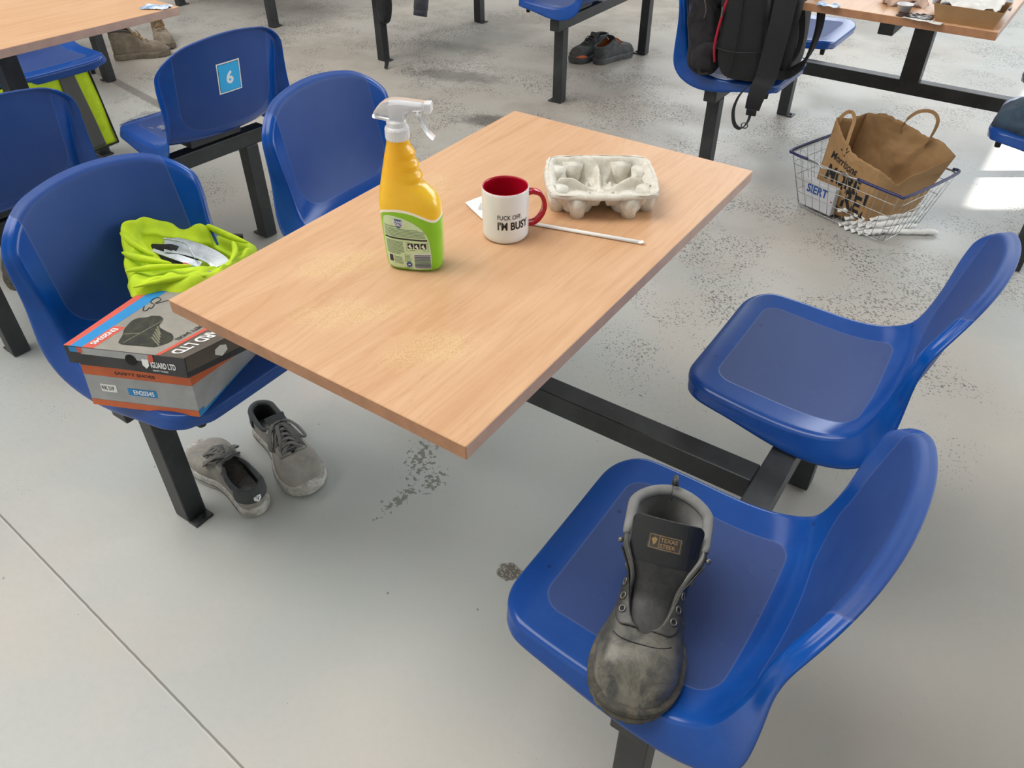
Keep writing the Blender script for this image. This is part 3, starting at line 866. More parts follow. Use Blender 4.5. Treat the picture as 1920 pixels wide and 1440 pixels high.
# turned-down rim
rim = []
for k_ in range(96):
    a = 2*pi*k_/96; c_, s_ = cos(a), sin(a)
    x = (.103-.032)*math.copysign(min(1, abs(c_)*1.42), c_)+.032*c_; y = (.089-.032)*math.copysign(min(1, abs(s_)*1.42), s_)+.032*s_
    rim.append((x, y))
V = []; F = []
for dd, z in ((-.002, .0508), (.001, .0505), (.0040, .048), (.0058, .0425), (.0050, .0420), (.002, .0455)):
    for k_, (x, y) in enumerate(rim):
        L = sqrt(x*x+y*y); wob = .0012*noise.noise(Vector((x*40, y*40, 9)))
        V.append((x+x/L*dd, y+y/L*dd, z+wob))
for i in range(5):
    for k_ in range(96): F.append((i*96+k_, i*96+(k_+1) % 96, (i+1)*96+(k_+1) % 96, (i+1)*96+k_))
mesh('rim', V, F, MT['pulp'], cc)
for sx in (-1, 1):
    for (fx, fy) in ((.050, -.074), (.088, -.044), (.050, .074), (.088, .044)):
        bm = bmesh.new(); bmesh.ops.create_cone(bm, cap_ends=True, segments=16, radius1=.0135, radius2=.021, depth=.042)
        for v in bm.verts: v.co.x += .0015*noise.noise(v.co*80)
        from_bm('foot', bm, MT['pulp'], cc, True, loc=(sx*fx*.96, fy*.96, .0215))

# --- paper-wrapped straw and receipt
MT['paper'] = simple('white_paper', srgb(240, 240, 238), .7, 0, .05, 60, .3, 200, .0004)
st = empty('wrapped_straw', (.150, .068, TT), radians(14.2), 'long white paper-wrapped drinking straw lying beside the mug', 'drinking straw')
V, F = tube_vf([(-.112, 0, .0032), (.0955, 0, .0032)], .0042, 10)
mesh('straw', [(x, y, .0032+(z-.0032)*.75) for x, y, z in V], F, MT['paper'], st)
V, F = ribbon_vf([(.094, 0, .0032), (.100, .0, .0036), (.104, .002, .0050)], (0, 1, 0), lambda t: .0085+.004*t, .0010); mesh('folded_end', V, F, MT['paper'], st, False)
def sheet(name, P4, nx, ny, amp, freq, mat, parent=None, th=.0004, seed=0, lift=None, loc=None):
    """thin crumpled sheet through four corners"""
    A_, B_, C_, D_ = [Vector(p) for p in P4]; V = []; F = []
    nn = (B_-A_).cross(D_-A_).normalized()
    for j in range(ny+1):
        for i in range(nx+1):
            u, v = i/nx, j/ny; p = A_*(1-u)*(1-v)+B_*u*(1-v)+C_*u*v+D_*(1-u)*v
            d = amp*(noise.noise(Vector((u*freq, v*freq, seed)))+.5*abs(noise.noise(Vector((u*freq*2.3, v*freq*2.3, seed+5)))))
            if lift: d += lift(u, v)
            V.append(p+nn*d)
    for j in range(ny):
        for i in range(nx):
            a = j*(nx+1)+i; F.append((a, a+1, a+nx+2, a+nx+1))
    o = mesh(name, V, F, mat, parent); solid(o, th, 0)
    if loc: o.location = loc
    return o
rc = empty('receipt', (-.055, .045, TT), 0, 'small white printed till receipt tucked behind the mug', 'receipt')
sheet('paper', [(-.049, -.007, .0012), (.016, -.040, .0010), (.045, .015, .0010), (-.034, .046, .0012)], 12, 12, .0006, 3, MT['paper'], rc, .0003, 2, lambda u, v: .0015+.008*max(0, .35-u)**1.5)
decal('print', [place2(rect_vf(0, i*.0042, .016+.01*(i % 3), i*.0042+.0010), -.012, -.016, .45) for i in range(7)], lambda u, v: (u, v, .0042), MT['print_grey'], rc)

# ------------------------------------------------------------------ shoe box on the near left seat
def hexa(V8, n=10, wob=0.0, seed=0):
    """V8: bottom FL FR BR BL, top FL FR BR BL -> list of six bilinear faces (V,F) with point maps"""
    b = [Vector(p) for p in V8]
    quads = {'front': (b[0], b[1], b[5], b[4]), 'right': (b[1], b[2], b[6], b[5]), 'back': (b[2], b[3], b[7], b[6]), 'left': (b[3], b[0], b[4], b[7]), 'top': (b[4], b[5], b[6], b[7]), 'bottom': (b[3], b[2], b[1], b[0])}
    return quads
def bil(q, off=0.0):
    A_, B_, C_, D_ = q
    def f(u, v):
        p = A_*(1-u)*(1-v)+B_*u*(1-v)+C_*u*v+D_*(1-u)*v
        if off:
            nn = ((B_-A_)*(1-v)+(C_-D_)*v).cross((D_-A_)*(1-u)+(C_-B_)*u).normalized(); p = p+nn*off
        return p
    return f
def hexa_mesh(V8, faces, n=8):
    Q = hexa(V8); V = []; F = []
    for nm in faces:
        f = bil(Q[nm]); k_ = len(V)
        for j in range(n+1):
            for i in range(n+1): V.append(f(i/n, j/n))
        for j in range(n):
            for i in range(n):
                a = k_+j*(n+1)+i; F.append((a, a+1, a+n+2, a+n+1))
    return V, F
def card(name, col, col2=None):
    return simple(name, col, .62, 0, .10, 14, .2, 120, .0006, col2)
MT['card_grey'] = card('grey_card', srgb(176, 178, 180), srgb(158, 160, 160))
MT['card_top'] = card('warm_grey_card', srgb(158, 154, 144), srgb(142, 138, 130))
MT['card_black'] = card('black_card', srgb(46, 47, 50), srgb(64, 64, 66))
MT['card_orange'] = card('orange_card', srgb(216, 110, 62), srgb(200, 98, 56))
MT['card_red'] = card('red_card', srgb(214, 92, 74))
MT['card_blue'] = card('blue_card', srgb(36, 140, 204))
MT['card_brown'] = card('brown_card', srgb(104, 96, 86), srgb(92, 84, 76))
MT['boot_pic'] = simple('boot_picture', srgb(34, 34, 34), .5, 0, .5, 60, col2=srgb(62, 62, 46))
bo = Vector((-.49, -.38, .447))
sbx = empty('shoe_box', bo, 0, 'grey and orange cardboard safety shoe box on the near left blue seat', 'shoe box')
def rel(p): return Vector(p)-bo
body8 = [(-.547, -.575, .447), (-.348, -.484, .447), (-.452, -.165, .447), (-.640, -.262, .447), (-.541, -.568, .568), (-.347, -.477, .566), (-.368, -.205, .520), (-.622, -.262, .550)]
body8 = [rel(p) for p in body8]
V, F = hexa_mesh(body8, ('front', 'right', 'back', 'left', 'bottom'))
bx = mesh('box_body', V, F, MT['card_grey'], sbx, False); solid(bx, .002, -1)
Q = hexa(body8); fr_ = bil(Q['front'], .0006); fr2 = bil(Q['front'], .0010); rt_ = bil(Q['right'], .0006); rt2 = bil(Q['right'], .0010)
W_, H_ = (body8[1]-body8[0]).length, .12
def sc(fm_, sx=W_, sy=H_): return lambda u, v: fm_(u/sx, v/sy)
decal('orange_band', [rect_vf(0, .61, 1, .79, 6, 1)], fr_, MT['card_orange'], bx)
decal('orange_band', [rect_vf(0, 0, 1, .12, 6, 1)], fr_, MT['card_orange'], bx)
decal('orange_band', [rect_vf(0, .62, 1, .80, 6, 1)], rt_, MT['card_orange'], bx)
decal('black_band', [rect_vf(0, .80, 1, 1, 6, 1)], rt_, MT['card_black'], bx)
decal('black_band', [rect_vf(0, .79, 1, 1, 6, 1)], fr_, MT['card_black'], bx)
decal('blue_strip', [rect_vf(.02, .0, .5, .05, 6, 1), rect_vf(0, 0, .05, .12)], rt_, MT['card_blue'], bx)
decal('lettering', [place2(text_vf('SAFETY SHOES', .0092, .02, sx=1.35), .066, .0805)], sc(fr2), MT['black_ink'], bx)
decal('size_sticker', [place2(rect_vf(0, 0, .032, .018), .028, .036)], sc(fr_), MT['paper'], bx)
decal('size_lettering', [place2(text_vf('9/K S1P', .0135, .01, sx=.60), .0295, .0405)], sc(fr2), MT['black_ink'], bx)
decal('blue_sticker', [place2(rect_vf(0, 0, .058, .0165), .083, .034)], sc(fr_), MT['card_blue'], bx)
decal('sticker_lettering', [place2(text_vf('EN20345', .0145, .03, sx=.78), .0935, .0375)], sc(fr2), MT['white'], bx)
lid8 = [(-.553, -.580, .550), (-.338, -.487, .548), (-.352, -.195, .498), (-.634, -.255, .540), (-.555, -.578, .586), (-.342, -.480, .586), (-.366, -.190, .538), (-.634, -.257, .572)]
lid8 = [rel(p) for p in lid8]
V, F = hexa_mesh(lid8, ('front', 'right', 'back', 'left'))
lidf = mesh('lid', V, F, MT['card_black'], sbx, False); solid(lidf, .0015, 0)
QL = hexa(lid8)
V, F = hexa_mesh(lid8, ('top',), 14)
lt = mesh('lid_top', V, F, MT['card_top'], lidf, False); solid(lt, .0015, 0)
tp, tp2, tp3 = bil(QL['top'], .0010), bil(QL['top'], .0014), bil(QL['top'], .0018)
lf, lf2, lf3 = bil(QL['front'], .0012), bil(QL['front'], .0016), bil(QL['front'], .0020)
decal('red_stripe', [rect_vf(0, 0, .055, 1, 1, 10)], tp, MT['card_red'], lidf)
decal('blue_stripe', [rect_vf(.055, 0, .155, 1, 1, 10)], tp, MT['card_blue'], lidf)
decal('red_patch', [rect_vf(.155, .0, .250, .24, 1, 2)], tp, MT['card_red'], lidf)
decal('brown_band', [rect_vf(.80, 0, 1, 1, 4, 10)], tp, MT['card_brown'], lidf)
decal('red_stripe', [rect_vf(.765, 0, .80, 1, 1, 10)], tp2, MT['card_red'], lidf)
def top_text(u0, v0, scale_u=.235, scale_v=.31):   # lettering that reads from the back edge towards the front
    return lambda a, b: tp3(u0+b/scale_u, v0-a/scale_v)
decal('lettering', [text_vf('EN20345', .015, .03, sx=1.0)], top_text(.180, .215), MT['white'], lidf)
decal('lettering', [text_vf('SAFETY SHOES', .0115, .02, sx=1.0)], top_text(.705, .44), MT['black_ink'], lidf)
decal('lettering', [text_vf('iGUARD LTD', .030, .03, sx=.86)], top_text(.835, .52), MT['paper'], lidf)
# printed picture of a boot
bp = [(0.355, 0.095), (0.31, 0.165), (0.265, 0.215), (0.225, 0.31), (0.245, 0.36), (0.29, 0.375), (0.3, 0.4), (0.36, 0.415), (0.41, 0.39), (0.46, 0.31), (0.55, 0.275), (0.625, 0.255), (0.69, 0.205), (0.705, 0.16), (0.69, 0.12), (0.65, 0.075), (0.57, 0.070), (0.51, 0.085), (0.45, 0.070), (0.385, 0.070)]
bp = [(p.x, p.y) for p in catmull([(a, b, 0) for a, b in bp], 4, True)]
decal('boot_picture', [grid_clip(bp, 8, 24)], tp2, MT['boot_pic'], lidf)
lace_lines = []
for i in range(5):
    y_ = .14+i*.05; lace_lines.append(([(.45+.02*i, .30-.03*i), (.56+.03*i, .22-.03*i), (.565+.03*i, .227-.03*i), (.455+.02*i, .307-.03*i)], [(0, 1, 2, 3)]))
lace_lines.append(([(.40, .085), (.408, .085), (.428, .37), (.420, .37)], [(0, 1, 2, 3)]))
lace_lines.append(([(.31, .175), (.315, .168), (.415, .20), (.412, .208)], [(0, 1, 2, 3)]))
decal('picture_lines', lace_lines, tp3, simple('pic_line', srgb(128, 126, 104), .5), lidf)
def scribble(P, w=.0016): return ribbon_vf([tp2(u, v) for u, v in P], Vector((.3, .3, 0)), w, .0006)
sq = catmull([(.16, .475, 0), (.19, .435, 0), (.215, .44, 0), (.205, .475, 0), (.225, .47, 0), (.205, .515, 0), (.165, .525, 0), (.145, .56, 0), (.16, .59, 0), (.20, .575, 0), (.20, .53, 0), (.225, .55, 0), (.245, .58, 0), (.28, .60, 0)], 6)
V, F = scribble([(p.x, p.y) for p in sq]); mesh('pen_scribble', V, F, MT['black_ink'], lidf, False)
decal('grey_strip', [rect_vf(.13, .62, .70, 1.0, 6, 1)], lf, MT['card_grey'], lidf)
decal('blue_strip', [rect_vf(.04, .70, .105, 1.0)], lf2, MT['card_blue'], lidf)
decal('red_strip', [rect_vf(.105, .70, .15, 1.0)], lf2, MT['card_red'], lidf)
decal('red_strip', [rect_vf(.70, .56, .74, 1.0)], lf2, MT['card_red'], lidf)
ang = [2*pi*q/28 for q in range(28)]
decal('finger_hole', [poly_vf([(.55+.047*cos(a), .62+.30*sin(a)) for a in ang])], lf3, simple('dark_hole', srgb(30, 26, 22), .9), lidf)
LW, LH = (lid8[1]-lid8[0]).length, .036
decal('lettering', [place2(text_vf('iGUARD LTD', .0150, .03, sx=.56), .166, .0125), place2(text_vf('SAFETY SHOES', .0042, .02, sx=1.1), .168, .0055)], sc(lf3, LW, LH), MT['white'], lidf)
shd = [(x_+.002, y_) for x_, y_ in ((.148, .026), (.151, .0275), (.1545, .0265), (.158, .0275), (.161, .026), (.161, .015), (.1545, .0085), (.148, .015))]
decal('shield_mark', [poly_vf(shd)], sc(lf3, LW, LH), MT['white'], lidf)
decal('shield_mark', [([(.22+.022*x_, .30+.11*y_) for x_, y_ in ((0, 4), (2, 5), (4, 4), (4.2, 1.8), (2, 0), (-.3, 1.8))], [(5, 4, 3, 2, 1, 0)])], bil(QL['right'], .0024), MT['paper'], lidf)
decal('brown_band', [rect_vf(0, .30, .75, 1, 6, 2)], bil(QL['right'], .0017), MT['card_brown'], lidf)
# ------------------------------------------------------------------ footwear
def out_w(u):
    b = sinterp(((0, .60), (.12, .66), (.35, .64), (.5, .74), (.66, .96), (.76, 1.0), (.88, .97), (1.0, .92)), u)
    if u < .13: b *= max(0, 1-((.13-u)/.13)**2.2)**.5
    if u > .74: b *= max(0, 1-((u-.74)/.26)**2.6)**.52
    return b
class Shoe:
    def __init__(s, L, W, zs, H, O, e=.62, side=1, bend=.010):
        s.L, s.W, s.zs, s.H, s.O, s.e, s.side, s.bend = L, W, zs, H, O, e, side, bend
        s.flare = 0.0; s.fz = (.08, .15)
    def cy(s, x): return s.side*s.bend*sin(pi*min(1, x/s.L))*(1 if x < s.L*.5 else .6)
    def hw(s, x): return max(1e-4, s.W/2*out_w(min(1, max(0, x/s.L))))
    def P(s, x, side, q, off=0.0):
        h = s.hw(x)*.96; Hc = sinterp(s.H, x); o = max(0, sinterp(s.O, x)) if x < s.O[-1][0] else 0
        o = min(o, .965*h)
        pm = math.acos(max(0, min(1, (o/h)))**(1/s.e)) if o > 0 else pi/2
        ph = pm*q
        ht = (Hc-s.zs)/(sin(pm)**s.e)
        y = h*cos(ph)**s.e if ph < pi/2-1e-6 else 0
        z = s.zs+ht*(sin(ph)**s.e if ph > 0 else 0)
        if s.flare:
            t_ = min(1, max(0, (z-s.fz[0])/(s.fz[1]-s.fz[0]))); y += s.flare*t_*t_*(3-2*t_)*min(1, h/.02)*min(1, x/.05+.15)
        v = Vector((x, side*y+s.cy(x), z))
        if off:
            d = .003
            a = s.P(min(s.L, x+d), side, q)-s.P(max(0, x-d), side, q)
            b = s.P(x, side, min(1, q+.03))-s.P(x, side, max(0, q-.03))
            n = a.cross(b)*(-side)
            if n.length > 1e-9: v = v+n.normalized()*off
        return v
    def xs(s, n): return [s.L*(1-cos(pi*i/n))/2 for i in range(n+1)]
    def upper(s, name, mats, parent, n=44, m=14, th=.005, lump=0.0, rim=1):
        bm = bmesh.new(); X = s.xs(n)
        for side in (1, -1):
            G = [[bm.verts.new(s.P(x, side, j/m)) for j in range(m+1)] for x in X]
            for i in range(n):
                for j in range(m):
                    q = (G[i][j], G[i+1][j], G[i+1][j+1], G[i][j+1])
                    try: bm.faces.new(q if side > 0 else q[::-1])
                    except Exception: pass
        bmesh.ops.remove_doubles(bm, verts=bm.verts, dist=2e-4)
        bmesh.ops.recalc_face_normals(bm, faces=bm.faces)
        sgn = sum(f.normal.y*(f.calc_center_median().y-s.cy(f.calc_center_median().x)) for f in bm.faces)
        if sgn < 0: bmesh.ops.reverse_faces(bm, faces=bm.faces)
        if lump:
            for v in bm.verts:
                d = lump*noise.noise(v.co*38+Vector((s.side*3, 0, 0))); 
                if v.co.z > s.zs+.008: v.co += v.normal*d
        o = from_bm(name, bm, mats, parent, True)
        md = o.modifiers.new('Solidify', 'SOLIDIFY'); md.thickness = th; md.offset = -1
        if len(mats) > 1: md.material_offset = 1; md.material_offset_rim = rim
        subsurf(o, 1); return o
    def sole(s, name, mat, parent, levels, n=40):
        """levels: (z, outward offset)"""
        V = []; F = []; X = s.xs(n); ring = [(x, 1) for x in X]+[(x, -1) for x in X[-2:0:-1]]
        N = len(ring)
        for z, o in levels:
            for x, sd in ring:
                h = s.hw(x); xx = x+(o*(2*x/s.L-1))*1.0
                V.append((xx, sd*(h+o*min(1, h/.02))+s.cy(x), z+(.007*max(0, (x/s.L-.80)/.2)**2)))
        for i in range(len(levels)-1):
            for k_ in range(N): F.append((i*N+k_, i*N+(k_+1) % N, (i+1)*N+(k_+1) % N, (i+1)*N+k_))
        F.append(tuple(range(N-1, -1, -1))); F.append(tuple((len(levels)-1)*N+k_ for k_ in range(N)))
        o = mesh(name, V, F, mat, parent)
        md = o.modifiers.new('Edge', 'EDGE_SPLIT'); md.split_angle = radians(40); return o
    def collar(s, name, mat, parent, r, x1, q=1.0, n=26):
        xs = [x1*(1-cos(pi/2*i/n)) for i in range(n, -1, -1)]
        P_ = [s.P(x, 1, q)+Vector((0, -.35*r, 0)) for x in xs]+[s.P(x, -1, q)+Vector((0, .35*r, 0)) for x in xs[::-1][1:]]
        return tube(name, P_, r, mat, parent, 10, False, lambda t: .55+.45*sin(pi*t)**.4)
    def insole(s, mat, parent, z, x1):
        X = [x1*i/20 for i in range(1, 21)]
        P_ = [(x, s.hw(x)*.86+s.cy(x), z) for x in X]+[(x, -s.hw(x)*.86+s.cy(x), z) for x in X[::-1]]
        return mesh('insole', P_, [tuple(range(len(P_)))], mat, parent, False)
    def tongue(s, mat, parent, prof_, wid, th=.006, droop=7.0, name='tongue'):
        P_ = catmull([(x, 0, z) for x, z in prof_], 6); V = []; F = []; n = len(P_); m = 10
        for i, p in enumerate(P_):
            w_ = sinterp(wid, i/(n-1)); c_ = s.cy(p.x)
            if i > n-4: w_ *= (1-.10*(i-(n-4))**1.5/5)
            for j in range(m+1):
                y = w_*(2*j/m-1); dr = droop*y*y
                V.append((p.x-dr*.75, y+c_, p.z-dr*.65))
        for i in range(n-1):
            for j in range(m):
                a = i*(m+1)+j; F.append((a, a+1, a+m+2, a+m+1))
        o = mesh(name, V, F, mat, parent); solid(o, th, 0); subsurf(o, 1); return o
def leather(name, c1, c2, rough=.5, dustc=None, dust=0.0, ds=9):
    k = NT(name); c = k.tc('Object'); n = k.noise(c, ds, 5, .65); f = k.noise(c, 120, 4, .7)
    col = k.mix(k.ramp(n, .35, .7), c1, c2)
    if dustc: col = k.mix(k.math('MULTIPLY', k.ramp(k.noise(c, ds*2.2, 5, .7, .4), .40, .66), dust), col, dustc)
    col = k.mix(k.math('MULTIPLY', k.ramp(f, .6, .75), .18), col, tuple(x*.5 for x in c1[:3])+(1,))
    k.base(col); k.set(Roughness=k.math('ADD', rough, k.math('MULTIPLY', n, .15))); k.bump(k.math('ADD', f, k.math('MULTIPLY', n, 1.5)), .35, .0010); return k.m
MT['boot_black'] = leather('worn_black_leather', srgb(34, 35, 36), srgb(52, 52, 52), .36, srgb(96, 93, 84), .6)
def toe_mat():
    k = NT('dusty_boot_leather'); c = k.tc('Object'); x, y, z = k.sep(c)
    n = k.noise(c, 14, 5, .68, .5); f = k.noise(c, 150, 4, .7)
    col = k.mix(k.ramp(n, .35, .65), srgb(50, 50, 49), srgb(82, 80, 74))
    du = k.math('MULTIPLY', k.ramp(x, .17, .25), k.ramp(k.noise(c, 24, 5, .7, .7), .36, .62))
    col = k.mix(k.math('MULTIPLY', du, .55), col, srgb(138, 133, 118))
    col = k.mix(k.math('MULTIPLY', k.ramp(k.noise(c, 45, 3, .7), .70, .74), k.math('MULTIPLY', k.ramp(x, .2, .24), .8)), col, srgb(200, 198, 192))
    k.base(col); k.set(Roughness=k.math('SUBTRACT', .46, k.math('MULTIPLY', k.ramp(x, .2, .28), .14))); k.bump(k.math('ADD', f, k.math('MULTIPLY', n, 2)), .3, .0010); return k.m
MT['boot_toe'] = toe_mat()
MT['grey_mesh'] = simple('grey_mesh_lining', srgb(134, 134, 132), .9, 0, .2, 30, .6, 900, .0008)
MT['dark_lining'] = simple('dark_lining', srgb(34, 35, 37), .9, 0, .2, 30)
MT['boot_sole'] = leather('dusty_boot_sole', srgb(50, 51, 48), srgb(78, 75, 66), .7, srgb(116, 106, 88), .7, 14)
MT['dark_leather'] = simple('smooth_black_leather', srgb(30, 31, 34), .28, 0, .3, 20, .2, 60, .0012)
MT['metal'] = simple('dull_metal', srgb(120, 118, 112), .45, .8)
MT['gold'] = simple('gold_print', srgb(150, 120, 78), .5)

# --- the laceless work boot on the near right seat
BT = Shoe(.296, .120, .030,
          ((0, .142), (.03, .146), (.07, .150), (.10, .154), (.118, .150), (.135, .131), (.152, .114), (.170, .101), (.190, .091), (.210, .085), (.240, .079), (.264, .068), (.280, .055), (.291, .040), (.296, .032)),
          ((0, .030), (.03, .036), (.06, .039), (.09, .040), (.115, .038), (.135, .035), (.155, .032), (.175, .027), (.193, .020), (.203, .012), (.208, .0)), .60, 1, .006)
BT.flare = .021; BT.fz = (.108, .155)
bt = empty('work_boot', (.508, -.276, .441), 0, 'dusty black leather work boot without laces standing on the near right seat', 'boot')
bt.rotation_euler = (0, radians(0), atan2(-.288, .082))
up = BT.upper('upper', [MT['boot_toe'], MT['grey_mesh']], bt, 56, 16, .006, .0014, 0)
BT.sole('sole', MT['boot_sole'], bt, [(0, -.004), (.0015, .000), (.010, .003), (.018, .0035), (.019, .0015), (.021, .0015), (.0225, .0045), (.031, .0045), (.0335, .0025), (.0345, -.002)])
lug = []
for i in range(24):
    x = .02+.27*i/23
    for sd in (-1, 1):
        bm_x = BT.hw(x)+.0032; V, F = ribbon_vf([(x-.0035, sd*bm_x+BT.cy(x), .007), (x+.0035, sd*(BT.hw(x+.007)+.0032)+BT.cy(x+.007), .007)], (0, 0, 1), .010, .0035)
        lug.append((V, F))
multi('tread', lug, MT['boot_sole'], bt, False)
BT.collar('padded_collar', MT['grey_mesh'], bt, .0085, .108, .985)
BT.insole(MT['dark_lining'], bt, .036, .20)
TGP = ((.220, .078), (.198, .081), (.166, .090), (.148, .104), (.134, .124), (.120, .148), (.106, .170), (.096, .184))
MT['tongue'] = leather('creased_tongue_leather', srgb(28, 29, 31), srgb(44, 44, 45), .42, srgb(80, 78, 70), .25, 16)
tg_ = BT.tongue(MT['tongue'], bt, TGP, ((0, .018), (.2, .026), (.45, .034), (.7, .044), (.9, .049), (1, .046)), .005, 4.5)
def tong_pt(y, zt, off):
    P_ = catmull([(x_, 0, z_) for x_, z_ in TGP], 6)
    L_ = [0]
    for a, b in zip(P_, P_[1:]): L_.append(L_[-1]+(b-a).length)
    d = min(L_[-1]-.0005, max(0, zt))
    for i in range(len(P_)-1):
        if L_[i+1] >= d:
            f = (d-L_[i])/(L_[i+1]-L_[i]); p = P_[i].lerp(P_[i+1], f); t = (P_[i+1]-P_[i]).normalized(); break
    n = Vector((t.z, 0, -t.x)); 
    if n.x < 0: n = -n
    dr = 4.5*y*y
    return Vector((p.x-dr*.75, y+BT.cy(p.x), p.z-dr*.65))+n*off
tl_ = .162
g = rect_vf(-.0465, .112, .0465, .176, 14, 12)
g = ([(x*(1-.10*max(0, min(1, (y-.168)/.01))), y) for x, y in g[0]], g[1])
decal('tongue_pad', [g], lambda u, v: tong_pt(u, v, .0038), MT['dark_leather'], tg_)
decal('brand_patch', [rect_vf(-.023, .132, .023, .154, 8, 4)], lambda u, v: tong_pt(u, v, .0044), MT['boot_black'], tg_)
fr = [rect_vf(-.021, .1195, .021, .1203, 8, 1), rect_vf(-.021, .1377, .021, .1385, 8, 1), rect_vf(-.021, .1195, -.0202, .1385), rect_vf(.0202, .1195, .021, .1385), rect_vf(-.0083, .1195, -.0075, .1385)]
decal('patch_lettering', fr+[place2(text_vf('TEXAS', .0078, .02, sx=1.0), -.0064, .1302), place2(text_vf('STEER', .0078, .02, sx=1.0), -.0064, .1222), poly_vf([(-.0185, .132), (-.0145, .135), (-.0105, .133), (-.0120, .127), (-.0150, .1235), (-.0168, .128)])], lambda u, v: tong_pt(u, v+.014, .0049), MT['gold'], tg_)
for sd in (1, -1):
    # eyelet facing: a second layer of leather either side of the open throat
    V = []; F = []; nx, nq = 16, 6
    for i in range(nx+1):
        x = .122+.084*i/nx
        q0 = .52+.14*(i/nx)-.0*i+.10*(abs(i/nx-.5)*2)**4
        for j in range(nq+1):
            q = q0+(1.0-q0)*j/nq; V.append(BT.P(x, sd, q, .0022))
    for i in range(nx):
        for j in range(nq):
            a = i*(nq+1)+j; F.append((a, a+1, a+nq+2, a+nq+1))
    o = mesh('eyelet_facing', V, F, MT['boot_black'], bt); solid(o, .0028, 0); subsurf(o, 1)
    for i in range(4):
        x = .137+.0162*i; q = .84
        c_ = BT.P(x, sd, q, .0022+.0022); a_ = (BT.P(x+.004, sd, q)-BT.P(x-.004, sd, q)).normalized(); b_ = (BT.P(x, sd, .93)-BT.P(x, sd, .76)).normalized()
        ring = [c_+a_*.0042*cos(t)+b_*.0042*sin(t) for t in [2*pi*w_/16 for w_ in range(16)]]
        tube('eyelet', ring, .0013, MT['metal'], o, 6, True)
        V = [c_-(a_.cross(b_))*0+a_*.0034*cos(t)+b_*.0034*sin(t) for t in [2*pi*w_/12 for w_ in range(12)]]
        mesh('eyelet_hole', V, [tuple(range(12))], MT['dark_lining'], o, False)
    x = .116; c_ = BT.P(x, sd, .93, .004)
    bm = bmesh.new(); bmesh.ops.create_uvsphere(bm, u_segments=10, v_segments=6, radius=.0042)
    from_bm('lace_hook', bm, MT['metal'], bt, True, loc=c_)
# stitched seam across the vamp, pull tab at the back
P_ = [BT.P(.226-.010*abs(t)**2, 1 if t > 0 else -1, 1-.34*abs(t), .0006) for t in [i/8 for i in range(-8, 9)]]
tube('stitching', P_, .0006, MT['dark_lining'], bt, 5)
tube('pull_loop', [BT.P(.001, 1, 1)+Vector((.0, 0, -.014)), Vector((-.009, 0, .150)), Vector((-.006, 0, .163)), Vector((.004, 0, .157))], .0045, MT['boot_black'], bt, 8)

